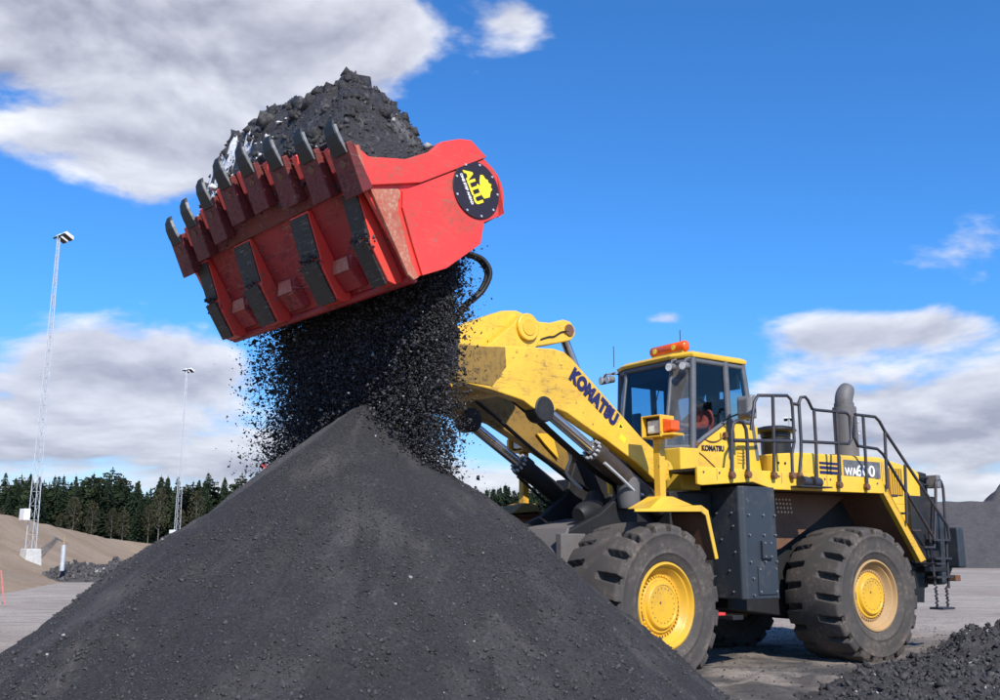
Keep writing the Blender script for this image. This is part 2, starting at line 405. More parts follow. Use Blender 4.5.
# gravel heap: fine dark screenings, damp and dry patches
def gravel(name, lo, hi, dry, scale, fine, bumpy):
    m, t, p = new_mat(name); v = obj_coords(t)
    a = noise_node(t, v, scale, 7, .65, .6); b = noise_node(t, v, fine, 6, .8); c = noise_node(t, v, scale * .45, 6, .62, .8)
    d = t.nodes.new('ShaderNodeTexVoronoi'); d.inputs['Scale'].default_value = fine * .55; t.links.new(v, d.inputs['Vector'])
    col = mixc(t, maprange(t, b, .30, .72), lo, hi)
    col = mixc(t, tmath(t, 'MULTIPLY', maprange(t, a, .50, .70), maprange(t, c, .42, .62)), col, dry)
    if name == 'wet_soil':
        at = t.nodes.new('ShaderNodeAttribute'); at.attribute_name = 'snow'; col = mixc(t, maprange(t, at.outputs['Fac'], .25, .6), col, (.78, .79, .82))
    if name == 'dark_screenings':
        at = t.nodes.new('ShaderNodeAttribute'); at.attribute_name = 'dust'
        col = mixc(t, tmath(t, 'MULTIPLY', at.outputs['Fac'], maprange(t, b, .25, .65, .35, .9)), col, (.098, .090, .090))
    t.links.new(col, p.inputs['Base Color']); p.inputs['Roughness'].default_value = .5 if name == 'wet_soil' else .92
    h = tmath(t, 'ADD', b, tmath(t, 'MULTIPLY', d.outputs['Distance'], .6)); bump(t, p, h, bumpy, .03)
    return m
M['pile'] = gravel('dark_screenings', (.0135, .0125, .014), (.045, .042, .045), (.085, .075, .072), 1.1, 38, .85)
M['soil'] = gravel('wet_soil', (.010, .009, .010), (.060, .056, .059), (.14, .135, .135), 3.6, 22, 1.0)
M['clods'] = gravel('churned_clods', (.022, .020, .021), (.060, .055, .056), (.10, .09, .082), 1.2, 20, .8)
M['stock'] = gravel('stockpile_grey', (.046, .042, .044), (.074, .068, .071), (.095, .086, .087), .25, 3, .5)
M['chip'] = island_mat('gravel_chips', (.020, .018, .020), (.075, .070, .074), (.32, .32, .32), .9965)
M['falling'] = island_mat('falling_chips', (.010, .010, .013), (.060, .056, .062), (.30, .30, .31), .975, .7)
M['clod_chip'] = island_mat('clod_lumps', (.018, .016, .018), (.075, .069, .071), (.34, .33, .32), .988)
M['rubble'] = island_mat('rubble_lumps', (.028, .026, .027), (.10, .094, .094), (.30, .29, .28), .97)
M['pale'] = island_mat('pale_lumps', (.45, .45, .46), (.80, .80, .80))

def ground_mat():
    m, t, p = new_mat('gravel_yard'); v = obj_coords(t)
    a = noise_node(t, v, .10, 8, .6, .8); b = noise_node(t, v, 14, 8, .75); e = noise_node(t, v, 1.1, 7, .65, .5)
    vs = obj_coords(t, (.45, .9, 1)); c = noise_node(t, vs, .8, 8, .72, 1.6)
    col = mixc(t, maprange(t, a, .35, .66), (.36, .290, .235), (.48, .405, .335))
    col = mixc(t, tmath(t, 'MULTIPLY', maprange(t, c, .46, .64), .62), col, (.20, .165, .138))
    # dark fines spilt and driven in around the loader, darkened further as painted shadow
    mp = t.nodes.new('ShaderNodeMapping'); mp.inputs['Location'].default_value = (-4.6 / 9.0, -12.5 / 8.0, 0); mp.inputs['Scale'].default_value = (1 / 9.0, 1 / 8.0, 0); t.links.new(v, mp.inputs[0])
    ln = t.nodes.new('ShaderNodeVectorMath'); ln.operation = 'LENGTH'; t.links.new(mp.outputs[0], ln.inputs[0])
    near = maprange(t, ln.outputs['Value'], .55, 1.25, 1.0, 0.0)
    dk = tmath(t, 'MULTIPLY', near, maprange(t, e, .34, .62, .25, 1.0))
    col = mixc(t, dk, col, (.052, .046, .043))
    col = mixc(t, tmath(t, 'MULTIPLY', near, maprange(t, c, .54, .68, 0, .6)), col, (.19, .165, .15))
    col = mixc(t, maprange(t, b, .36, .68, 0, .55), col, (.085, .078, .076))
    t.links.new(col, p.inputs['Base Color']); p.inputs['Roughness'].default_value = .95
    bump(t, p, tmath(t, 'ADD', b, tmath(t, 'MULTIPLY', e, .8)), .6, .05); return m
def bank_mat():
    m, t, p = new_mat('bare_bank'); v = obj_coords(t)
    a = noise_node(t, v, .22, 8, .65, .6); b = noise_node(t, v, 5, 8, .75)
    vs = obj_coords(t, (.5, .08, .5)); c = noise_node(t, vs, 1., 6, .6, .5)
    col = mixc(t, maprange(t, a, .35, .66), (.27, .182, .108), (.36, .262, .172))
    col = mixc(t, maprange(t, c, .48, .66, 0, .6), col, (.29, .22, .155))
    col = mixc(t, maprange(t, b, .40, .72, 0, .5), col, (.12, .095, .07))
    t.links.new(col, p.inputs['Base Color']); p.inputs['Roughness'].default_value = .95
    bump(t, p, b, .5, .08); return m
M['ground'] = ground_mat(); M['bank'] = bank_mat()

# ------------------------------------------------------------------ setting: ground, bank, stockpile
def axis_pts(lo, hi, fine_lo, fine_hi, step, grow=1.22):
    a = list(np.arange(fine_lo, fine_hi + 1e-6, step)); s = step
    while a[-1] < hi: s *= grow; a.append(min(a[-1] + s, hi))
    s = step
    while a[0] > lo: s *= grow; a.insert(0, max(a[0] - s, lo))
    return np.array(a)
def spoil_h(x, y):
    """churned windrow in the right foreground"""
    yb = np.interp(x, [2.4, 4.9, 5.6, 6.3, 7.5, 9.5, 14], [11.1, 13.7, 14.3, 15.6, 16.5, 17.9, 20]) + .35 * fbm(x * .9, y * .9, 3, 77)
    m = sstep(yb, yb - 1.3, y) * (.07 + .12 * sstep(3, 5, x) + .24 * sstep(5.2, 6.8, x) + .22 * sstep(6.8, 9, x)) * sstep(2.2, 3.6, x)
    # loose dirt thrown up along the loader's track
    e = .10 * np.exp(-((y - (12.6 + .35 * (x - 3.5))) / 1.3) ** 2) * sstep(1.6, 3.2, x)
    return m, e
def ground_h(x, y):
    near = np.exp(-((x - 4) ** 2 + (y - 14) ** 2) / 220.)
    h = .05 * fbm(x * .55, y * .55, 5, 3) * near + .09 * fbm(x * .05, y * .05, 3, 9) * (1 - near) * np.exp(-(x ** 2 + y ** 2) / 9000.)
    m, e = spoil_h(x, y)
    h = h + e * (.5 + .8 * fbm(x * 2.1, y * 2.1, 4, 5)) + .05 * fbm(x * 1.6, y * 5.0, 4, 21) * near
    return h
gx = axis_pts(-4000, 4000, -6, 14, .09); gy = axis_pts(-300, 6000, 9.5, 24, .09)
X, Y = np.meshgrid(gx, gy, indexing='ij')
V = np.stack([X.ravel(), Y.ravel(), ground_h(X, Y).ravel()], 1)
tag(np_obj('ground', V, grid_faces(len(gx), len(gy)), M['ground'], smooth=True), kind='structure')

def bank_h(x, y):
    """bare earth bank on the left: foot line runs away from the viewer, crest falls towards the far end"""
    foot = np.interp(y, [10, 36, 60, 100, 150, 260], [-11, -17.5, -24, -33, -36, -36])
    top = np.interp(y, [10, 40, 60, 90, 120, 160, 260], [5.2, 4.9, 4.3, 3.0, 2.1, 2.0, 2.0])
    wid = np.interp(y, [10, 40, 60, 90, 120, 160], [11, 10.5, 8.5, 6, 6, 6])
    t = (foot - x) / wid
    z = top * (np.clip(t, 0, 1) ** 1.25) * (t > 0) + np.clip(t, -4, 0) * .35
    return np.minimum(z, top) + .10 * fbm(x * .3, y * .3, 5, 40) * np.clip(t * 2, 0, 1)
bx = axis_pts(-700, -8, -52, -10, .6); by = axis_pts(8, 700, 14, 130, .8)
X, Y = np.meshgrid(bx, by, indexing='ij')
V = np.stack([X.ravel(), Y.ravel(), bank_h(X, Y).ravel()], 1)
tag(np_obj('earth_bank', V, grid_faces(len(bx), len(by)), M['bank'], smooth=True), kind='structure')

def stock_h(x, y):
    """long flat-topped stockpile with a higher step to the right"""
    front = 86 + 4 * fbm(x * .05, x * 0 + 3.3, 3, 60)
    n = .5 * fbm(x * .16, y * .16, 5, 61) + .22 * fbm(x * .9, y * .9, 4, 63)
    top = 5.9 + .12 * fbm(x * .8, y * .8, 3, 62)
    z1 = np.clip((y - front) * .74 + n, -1, None)
    step = (x - .482 * y + .7 * fbm(x * .5, y * .5, 4, 66)) * 1.05
    z2 = np.minimum(top + np.clip(step, 0, 4.2), z1)
    z2 = np.where((step > -.2) & (z1 > top), z2, np.minimum(z1, top))
    left = np.clip((x - 12) * .7, -1, None)
    return np.minimum(z2, left + n)
sx = axis_pts(8, 220, 34, 56, .25); sy = axis_pts(80, 190, 84, 104, .25)
X, Y = np.meshgrid(sx, sy, indexing='ij'); Z = stock_h(X, Y)
V = np.stack([X.ravel(), Y.ravel(), Z.ravel()], 1)
o = np_obj('stockpile', V, grid_faces(len(sx), len(sy)), M['stock'], smooth=True)
tag(o, 'long flat-topped grey stockpile filling the yard behind the loader, stepped up at right', 'stockpile')

# ------------------------------------------------------------------ gravel pile in the foreground
APEX = np.array([-1.46, 10.92, 3.15])
def pile_h(x, y):
    dx = x - APEX[0]; dy = y - APEX[1]; r = np.hypot(dx, dy); th = np.arctan2(dy, dx)
    right = np.exp(-((th + .15) / .75) ** 2)
    back = np.clip(np.sin(th - .35), 0, 1)
    s = .775 + .065 * right + .10 * back
    re = np.sqrt(r * r + .10 ** 2) - .10
    z = APEX[2] - s * re
    z = z + .10 * np.exp(-((r - 1.6) / 1.1) ** 2) * (th > 1.6) - .07 * np.exp(-((r - .9) / .6) ** 2) * right
    # slip faces: shallow fans running down the flank
    z = z + np.minimum(r, 2.2) / 2.2 * (.15 * fbm(th * 2.6 + .25 * r, r * .35, 3, 11) + .075 * fbm(x * 1.1, y * 1.1, 4, 12) + .035 * fbm(th * 14, r * .6, 2, 15))
    z = z + (.012 + .010 * np.clip(r, 0, 3)) * fbm(x * 6, y * 6, 4, 13, .6) + .007 * fbm(x * 24, y * 24, 3, 14)
    return z
px = np.arange(-7.2, 4.2, .026); py = np.arange(5.2, 15.9, .026)
X, Y = np.meshgrid(px, py, indexing='ij'); Z = pile_h(X, Y)
F = grid_faces(len(px), len(py)); zf = Z.ravel(); keep = zf[F].max(1) > -.25
V = np.stack([X.ravel(), Y.ravel(), zf], 1); F = F[keep]
used = np.zeros(len(V), bool); used[F.ravel()] = True; idx = np.cumsum(used) - 1
pile = np_obj('gravel_pile', V[used], idx[F], M['pile'], smooth=True)
PV = V[used]; dx = PV[:, 0] - APEX[0]; dy = PV[:, 1] - APEX[1]; rr_ = np.hypot(dx, dy); th = np.arctan2(dy, dx); th = np.where(th > PI / 2, th - 2 * PI, th)
dust = sstep(.02, .45, fbm(th * 5 + .3 * rr_, rr_ * .55, 4, 51) + .35 * fbm(PV[:, 0] * 3, PV[:, 1] * 3, 3, 52)) * .45
dust += .75 * sstep(-2.35, -2.75, th + .25 * fbm(rr_ * 1.3, th * 2, 3, 53)) * sstep(3.9, 1.2, rr_)
dust += .5 * np.exp(-((th + 1.15 + .12 * rr_) / .33) ** 2) * sstep(.2, .9, rr_) * sstep(3.4, 2.0, rr_) * sstep(-.2, .35, fbm(PV[:, 0] * 2.2, PV[:, 1] * 2.2, 4, 54))
at = pile.data.attributes.new('dust', 'FLOAT', 'POINT'); at.data.foreach_set('value', np.clip(dust, 0, 1).astype(np.float32))
tag(pile, 'large conical pile of dark screened gravel in the foreground under the bucket', 'gravel pile')
rg = np.random.default_rng(5)
N = 60000
a = rg.uniform(-PI, PI, N * 2); r = 4.3 * np.sqrt(rg.random(N * 2)); cx = APEX[0] + r * np.cos(a); cy = APEX[1] + r * np.sin(a)
cl = vnoise(cx * 1.1, cy * 1.1, 33) * .65 + vnoise(cx * 3.3, cy * 3.3, 34) * .35 + .12 * (r / 4.3) - .05
ok = (cl + rg.normal(0, .10, N * 2) > .50) & (np.sin(a) < .55); cx = cx[ok][:N]; cy = cy[ok][:N]
sz = .005 + .007 * rg.random(len(cx)) ** 2 + .016 * rg.random(len(cx)) ** 12 * np.clip(np.hypot(cx - APEX[0], cy - APEX[1]) / 2.5, .3, 1.3)
v, f = rocks(np.stack([cx, cy, pile_h(cx, cy) + sz * .25], 1), sz, 6, .8)
tag(np_obj('gravel_chips', v, f, M['chip'], pile), kind='stuff')

# ------------------------------------------------------------------ churned spoil, right foreground
ux = np.arange(2.0, 12.5, .04); uy = np.arange(8.0, 20.2, .04)
X, Y = np.meshgrid(ux, uy, indexing='ij')
def spoil_z(x, y):
    m, e = spoil_h(x, y); g = ground_h(x, y)
    lump = .5 + .55 * fbm(x * 2.6, y * 2.6, 5, 71, .62)
    return g - .05 + m * (.45 + 1.1 * lump) + (.12 * np.abs(fbm(x * 5, y * 5, 4, 73)) + .05 * np.abs(fbm(x * 15, y * 15, 3, 74))) * np.clip(m * 8, 0, 1)
Z = spoil_z(X, Y); m0, _ = spoil_h(X, Y)
F = grid_faces(len(ux), len(uy)); keep = m0.ravel()[F].max(1) > .004
V = np.stack([X.ravel(), Y.ravel(), Z.ravel()], 1); F = F[keep]
used = np.zeros(len(V), bool); used[F.ravel()] = True; idx = np.cumsum(used) - 1
spoil = np_obj('spoil_heap', V[used], idx[F], M['clods'], smooth=True)
tag(spoil, 'low churned heap of dark clods in the right foreground beside the rear wheel', 'spoil heap')
N = 46000
cx = rg.uniform(2.6, 11.5, N); cy = rg.uniform(8.5, 19.8, N); m0, _ = spoil_h(cx, cy)
ok = rg.random(N) < np.clip(m0 * 6, 0, 1); cx = cx[ok]; cy = cy[ok]
sz = .010 + .026 * rg.random(len(cx)) ** 2.5 + .06 * rg.random(len(cx)) ** 16
v, f = rocks(np.stack([cx, cy, spoil_z(cx, cy) + sz * .1], 1), sz, 8, .9, 'stone')
tag(np_obj('clod_lumps', v, f, M['clod_chip'], spoil), kind='stuff')
N = 5000
cx = rg.uniform(1.5, 9, N); cy = rg.uniform(10, 22, N); sz = .006 + .02 * rg.random(N) ** 5
v, f = rocks(np.stack([cx, cy, ground_h(cx, cy) + sz * .2], 1), sz, 9, .8)
tag(np_obj('loose_stones', v, f, M['clod_chip']), 'small loose stones strewn over the yard beside the loader', 'stones', kind='stuff')

# rubble heap by the bank on the left
def rubble_z(x, y):
    q = ((x + 20.6) / 3.4) ** 2 + ((y - 53) / 3.6) ** 2
    return 1.0 * np.clip(1 - q, -.1, 1) ** 1 * (.75 + .5 * fbm(x * .9, y * .9, 4, 81)) + .12 * fbm(x * 2.6, y * 2.6, 3, 83) + .25
vx = np.arange(-24.6, -16.6, .12); vy = np.arange(49, 57, .12)
X, Y = np.meshgrid(vx, vy, indexing='ij')
hp = np_obj('rubble_heap', np.stack([X.ravel(), Y.ravel(), rubble_z(X, Y).ravel() - .25], 1), grid_faces(len(vx), len(vy)), M['stock'])
tag(hp, 'small rough heap of broken dark rock at the foot of the bank on the left', 'rubble heap')
N = 1600
a = rg.uniform(0, 2 * PI, N); r = np.sqrt(rg.random(N)) * 3.5; cx = -20.6 + r * np.cos(a); cy = 53 + r * np.sin(a)
sz = .03 + .15 * rg.random(N) ** 3
v, f = rocks(np.stack([cx, cy, rubble_z(cx, cy) - .25 + sz * .25], 1), sz, 10, 1.0, 'stone')
tag(np_obj('broken_rocks', v, f, M['rubble'], hp), kind='stuff')

# ------------------------------------------------------------------ wheel loader
WB = 4.635
HEAD = R_(180 + 90 - 55.72)
loader = empty('wheel_loader', (4.524, 16.509, 0), HEAD)
tag(loader, 'large yellow wheel loader with raised boom, cab and big dusty tyres', 'wheel loader')
DA = R_(55.72 - 49.0)
FF = Matrix.Translation((WB / 2, 0, 0)) @ Matrix.Rotation(DA, 4, 'Z') @ Matrix.Translation((WB / 2, 0, 0))
L = loader

# -- wheels
RT, HW = 1.0, .445
def tyre_mesh():
    NT, NY = 640, 41
    th = np.linspace(0, 2 * PI, NT, endpoint=False)
    y = np.linspace(-HW, HW, NY)
    T, Yy = np.meshgrid(th, y, indexing='ij')
    crown = RT - .035 * (np.abs(Yy) / HW) ** 3
    pitch = 2 * PI / 20
    def slot(ph, y0, y1, slant, wid):
        u = ((T + ph + slant * (np.abs(Yy) - y0)) / pitch) % 1.0 - .5
        a = np.abs(u) * pitch
        half = wid * (1 + .5 * np.clip((np.abs(Yy) - y0) / (y1 - y0), 0, 1))
        return sstep(half + .008, half - .002, a) * sstep(y0 - .02, y0 + .03, np.abs(Yy)) * sstep(y1 + .03, y1 - .01, np.abs(Yy))
    outer = slot(0, .15, .60, .12, .036) * (Yy > 0); inner = slot(pitch / 2, .15, .60, .12, .036) * (Yy < 0)
    Rr = crown - .105 * (outer + inner) + .006 * np.sin(T * 7 + Yy * 9) * 0
    rows = [np.stack([Rr * np.cos(T), Yy, Rr * np.sin(T)], -1)]
    prof_out = [(.945, .462), (.90, .470), (.865, .474), (.86, .480), (.845, .480), (.84, .475), (.76, .480), (.68, .474), (.64, .466), (.635, .472), (.62, .470), (.615, .462), (.58, .448), (.545, .428), (.525, .420), (.49, .37)]
    cut_o = (outer[:, -1]); cut_i = inner[:, 0]
    def side(sgn, cut):
        cols = []
        for k, (r, w) in enumerate(prof_out):
            rr = r - (.055 * cut if k == 0 else .02 * cut if k == 1 else 0 * cut); ww = w - (.035 * cut if k < 2 else 0 * cut)
            cols.append(np.stack([rr * np.cos(th), sgn * ww, rr * np.sin(th)], -1))
        return np.stack(cols, 1)
    full = np.concatenate([side(-1, cut_i)[:, ::-1], rows[0], side(1, cut_o)], 1)
    nv = full.shape[1]
    return np_mesh('tyre', full.reshape(-1, 3), grid_faces(NT, nv, True)[:, ::-1], True)
TY = tyre_mesh(); TY.materials.append(M['tyre'])
def rim_mb():
    b = MB()
    prof = [(.505, -.36), (.520, .36), (.522, .405), (.512, .428), (.490, .432), (.478, .418), (.470, .388), (.462, .378), (.446, .376), (.436, .366), (.408, .316), (.376, .292), (.345, .285), (.34, .28), (0.0001, .27)]
    b.lathe(prof, n=64); return b
def hub_mb():
    b = MB()
    b.lathe([(.330, .25), (.330, .310), (.318, .325), (.285, .325), (.275, .352), (.262, .364), (.245, .366), (.238, .358), (.0001, .358)], n=56)
    return b
def bolts_mb():
    b = MB()
    for i in range(44):
        a = 2 * PI * i / 44; c, s = math.cos(a), math.sin(a)
        b.cyl((.352 * c, .27, .352 * s), (.352 * c, .322, .352 * s), .0150, n=6)
    return b
def holes_mb():
    b = MB()
    for i in range(20):
        a = 2 * PI * i / 20; c, s = math.cos(a), math.sin(a)
        b.cyl((.205 * c, .354, .205 * s), (.205 * c, .3605, .205 * s), .009, n=6)
    b.cyl((.03, .354, .05), (.03, .363, .05), .016, n=8)
    return b
PROTO = {}
def wheel(xl, side, dusty, xf, spin):
    Mw = xf @ Matrix.Translation((xl, side * 1.325, .92)) @ (Matrix.Rotation(PI, 4, 'Z') if side < 0 else Matrix()) @ Matrix.Rotation(spin, 4, 'Y')
    key = dusty
    if key not in PROTO:
        rm = rim_mb().build('wheel', M['rim_dusty'] if dusty else M['rim_yellow'], L, smooth=30)
        ty = link(bpy.data.objects.new('tyre', TY), rm)
        hb = hub_mb().build('hub', M['rim_yellow'], rm, smooth=30)
        bo = tag(bolts_mb().build('wheel_bolts', M['rim_dusty'] if dusty else M['yellow'], rm), kind='stuff')
        ho = tag(holes_mb().build('hub_bolts', M['rust'], rm), kind='stuff')
        vt = MB().tube([(.36, .32, .20), (.40, .36, .10), (.43, .395, .12), (.46, .41, .02)], .012, 6, 4).build('valve_stem', M['rust'], rm)
        PROTO[key] = rm; rm.matrix_local = Mw; return rm
    src = PROTO[key]; c = src.copy(); COL.objects.link(c); c.parent = L; c.matrix_local = Mw
    for ch in src.children:
        d = ch.copy(); COL.objects.link(d); d.parent = c
    return c
ID = Matrix()
w1 = wheel(0, 1, False, FF, .4); wheel(0, -1, False, FF, .1); wheel(0, 1, True, ID, .15); wheel(0, -1, True, ID, .5)

# -- chassis, axles
b = MB()
b.prism([(2.0, .75), (2.0, 1.6), (1.2, 2.35), (-2.4, 2.35), (-2.9, 1.7), (-2.9, .95), (-1.6, .72), (-.6, .60), (.8, .60)], -.72, .72)
b.build('rear_chassis', M['dark'], L, bevel=.02)
b = MB(); b.cyl((0, -1.0, .92), (0, 1.0, .92), .24, n=20); b.lathe([(.0001, -.45), (.28, -.40), (.42, -.15), (.42, .15), (.28, .40), (.0001, .45)], (0, 0, .92), 24)
b.build('rear_axle', M['dark'], L, smooth=35)
b = MB(); b.cyl((0, -1.0, .92), (0, 1.0, .92), .24, n=20); b.lathe([(.0001, -.45), (.28, -.40), (.42, -.15), (.42, .15), (.28, .40), (.0001, .45)], (0, 0, .92), 24)
b.build('front_axle', M['dark'], L, FF, smooth=35)
b = MB(); b.cyl((WB / 2, 0, .75), (WB / 2, 0, 1.75), .22, n=20); b.box(1.9, 2.75, -.38, .38, .70, .82); b.box(1.9, 2.75, -.38, .38, 1.5, 1.62)
b.build('articulation_joint', M['dark'], L, bevel=.01)

# -- deck, skirts, fenders (rear frame)
b = MB()
b.prism([(3.36, 2.67), (3.36, 2.43), (3.28, 2.42), (2.30, 2.50), (1.86, 2.41), (-.63, 2.43), (-.70, 2.50), (-.62, 2.64), (-.2, 2.665)], 1.50, 1.55)
b.build('deck_skirt', M['yellow_clean'], L, bevel=.012)
b = MB(); b.box(-.62, 3.34, .86, 1.498, 2.615, 2.655); b.box(-.62, 3.34, -1.55, -.86, 2.43, 2.655)
b.build('walkway', M['dark'], L)
b = MB()   # underside liner over the rear wheel: roof and inner wall
b.box(-.66, 1.84, .72, 1.498, 2.435, 2.475); b.slab([(-.66, .72, 2.45), (-1.50, .72, 1.42), (-1.50, 1.46, 1.42), (-.66, 1.46, 2.45)], .03)
b.build('wheel_arch', M['rust'], L)
b = MB(); b.prism([(-.64, 2.44), (-.70, 2.56), (-.60, 2.64), (-1.62, 1.42), (-1.47, 1.385)], 1.46, 1.55)
b.prism([(-.60, 2.64), (-.74, 2.50), (-1.62, 1.42), (-1.66, 1.46)], 1.02, 1.455)
b.build('rear_fender', M['yellow'], L, bevel=.01)
b = MB(); b.prism([(1.79, 2.42), (1.79, 1.45), (1.05, 1.60), (.20, 2.0), (-.55, 2.42)], .88, .92)
pf = b.build('perforated_guard', M['rust'], L)
b = MB()
for (x0, z0, nx, nz) in ((1.68, 2.30, 5, 4), (1.10, 2.32, 5, 4), (1.62, 1.98, 4, 3), (1.40, 1.80, 3, 3)):
    for i in range(nx):
        for k in range(nz): b.cyl((x0 - i * .075 - k * .012, .918, z0 - k * .062), (x0 - i * .075 - k * .012, .927, z0 - k * .062), .017, n=6)
tag(b.build('guard_hole_light', M['hole_light'], pf), kind='stuff')  # pale discs painting the light seen through the perforations
b = MB(); b.prism([(-1.50, 1.15), (-1.46, .76), (-2.20, .73), (-2.28, 1.20), (-1.70, 1.45)], 1.05, 1.075)
b.build('mud_flap', M['rubber'], L)

# -- tank box under the deck
b = MB(); b.plan([(2.56, .62), (2.56, 1.50), (2.50, 1.56), (1.88, 1.56), (1.80, 1.46), (1.80, .62)], .92, 2.44)
tank = b.build('fuel_tank', M['tank'], L, bevel=.015)
for nm, (x0, x1, z0, z1) in (('tank_panel', (1.92, 2.30, .98, 1.36)), ('tank_cover', (2.02, 2.22, 1.46, 1.70))):
    MB().box(x0, x1, 1.562, 1.578 + (.03 if nm == 'tank_cover' else 0), z0, z1).build(nm, M['tank'], tank, bevel=.006)
b = MB()
for (x, z) in [(x, z) for x in (1.92, 2.15, 2.44) for z in (1.42, 2.05, 1.78)] + [(1.95, 1.02), (2.27, 1.02), (1.95, 1.32), (2.27, 1.32), (2.06, 1.67), (2.18, 1.67), (2.06, 1.49), (2.18, 1.49), (2.40, .98), (2.40, 1.2)]:
    b.cyl((x, 1.555, z), (x, 1.622 if 2.02 < x < 2.22 and 1.46 < z < 1.70 else 1.592, z), .013, n=8)
for (y, z) in [(.75, 2.05), (1.10, 2.08), (1.38, 2.08), (1.40, 1.90), (1.18, 1.72), (1.42, 1.55), (.98, 1.32), (1.30, 1.30), (.72, 1.60), (.80, .98), (1.36, 1.02)]:
    b.cyl((2.55, y, z), (2.575, y, z), .013, n=8)
tag(b.build('tank_bolts', M['grey_steel'], tank), kind='stuff')
MB().tube([(2.575, .92, 1.22), (2.61, .93, 1.22), (2.61, 1.05, 1.22), (2.575, 1.06, 1.22)], .012, 6).build('tank_handle', M['black'], tank)
b = MB(); b.box(2.6, 3.4, .45, 1.05, .70, 2.36); b.build('steering_bulkhead', M['dark'], L, bevel=.02)
MB().box(2.55, 2.75, 1.0, 1.5, .66, .72).build('boarding_step', M['dark'], L, bevel=.008)
MB().box(2.80, 3.05, 1.25, 1.42, .72, .76).build('reflector', M['red_post'], L, bevel=.008)

# -- cab
cabp = dict(bot=3.0, top=4.31)
def cp(which, z):
    t = (z - 3.0) / 1.31
    X0 = {'door': 2.665 + (2.60 - 2.665) * t, 'front': 2.93 + (2.735 - 2.93) * t, 'b': 1.90 + (1.93 - 1.90) * t, 'rear': 1.33 + (1.53 - 1.33) * t}
    return X0[which]
b = MB()   # structural pillars and rails
def pil(w, y, r, z0=2.9, z1=4.34): b.tube([(cp(w, z0), y, z0), (cp(w, z1), y, z1)], r, 8)
for s in (1, -1):
    pil('front', s * .50, .030); pil('door', s * .79, .052); pil('b', s * .79, .050); pil('rear', s * .76, .055)
    b.tube([(cp('front', 3.03), s * .5, 3.03), (cp('door', 3.03), s * .79, 3.03)], .035, 8)
    b.tube([(cp('front', 4.30), s * .5, 4.30), (cp('door', 4.30), s * .79, 4.30), (cp('rear', 4.30), s * .76, 4.30)], .045, 8)
    b.tube([(2.60, s * .79, 3.06), (2.46, s * .79, 3.16), (1.94, s * .79, 3.46), (1.38, s * .78, 3.46)], .035, 8)
b.tube([(cp('front', 4.30), -.5, 4.30), (cp('front', 4.30), .5, 4.30)], .045, 8); b.tube([(cp('front', 3.03), -.5, 3.03), (cp('front', 3.03), .5, 3.03)], .04, 8)
b.tube([(cp('rear', 4.3), -.76, 4.3), (cp('rear', 4.3), .76, 4.3)], .05, 8); b.tube([(cp('rear', 3.45), -.76, 3.45), (cp('rear', 3.45), .76, 3.45)], .04, 8)
b.build('cab_frame', M['pillar'], L, smooth=50)
# roof with sloped visor
b = MB()
b.loft([[(1.49, -.82, 4.345), (1.49, .82, 4.345), (2.63, .84, 4.345), (2.79, .53, 4.335), (2.79, -.53, 4.335), (2.63, -.84, 4.345)],
        [(1.48, -.83, 4.40), (1.48, .83, 4.40), (2.65, .85, 4.40), (2.82, .54, 4.38), (2.82, -.54, 4.38), (2.65, -.85, 4.40)],
        [(1.52, -.77, 4.44), (1.52, .77, 4.44), (2.60, .79, 4.44), (2.74, .5, 4.43), (2.74, -.5, 4.43), (2.60, -.79, 4.44)]])
b.build('cab_roof', M['yellow_clean'], L, bevel=.012)
MB().box(1.6, 2.6, -.72, .72, 4.26, 4.335).build('roof_lining', M['seat'], L)
b = MB(); b.box(1.50, 2.55, -.765, -.735, 4.12, 4.26); b.box(1.42, 1.72, -.765, -.735, 3.46, 4.12); b.box(2.44, 2.60, -.765, -.735, 3.1, 4.12); b.box(1.95, 2.44, -.765, -.735, 3.06, 3.40)
b.box(2.60, 2.70, -.48, .48, 4.10, 4.26); b.box(1.54, 1.60, -.72, .72, 3.98, 4.26); b.build('inner_trim', M['seat'], L)
# panes
def pane(name, pts, mat=None): return MB().slab(pts, .006).build(name, mat or M['glass'], L)
pane('windscreen', [(cp('front', 3.05), -.48, 3.05), (cp('front', 3.05), .48, 3.05), (cp('front', 4.28), .48, 4.28), (cp('front', 4.28), -.48, 4.28)])
for s in (1, -1):
    pane('corner_window', [(cp('front', 3.06), s * .515, 3.06), (cp('door', 3.06) + .01, s * .775, 3.06), (cp('door', 4.27) + .01, s * .775, 4.27), (cp('front', 4.27), s * .515, 4.27)], M['glass_dusty'])
    pane('door_window', [(2.60, s * .79, 3.10), (2.46, s * .79, 3.19), (1.95, s * .79, 3.48), (1.95, s * .79, 4.27), (2.57, s * .79, 4.27)])
    pane('side_window', [(1.88, s * .79, 3.48), (1.42, s * .785, 3.48), (1.54, s * .785, 4.27), (1.89, s * .79, 4.27)])
pane('rear_window', [(cp('rear', 3.48), -.72, 3.48), (cp('rear', 3.48), .72, 3.48), (cp('rear', 4.26), .72, 4.26), (cp('rear', 4.26), -.72, 4.26)])
b = MB(); b.tube([(cp('front', 3.1) + .03, .1, 3.08), (cp('front', 3.5) + .025, .22, 3.55)], .010, 5); b.tube([(cp('front', 3.3) + .03, .12, 3.24), (cp('front', 3.9) + .022, .30, 3.92)], .008, 5); b.build('wiper', M['black'], L)
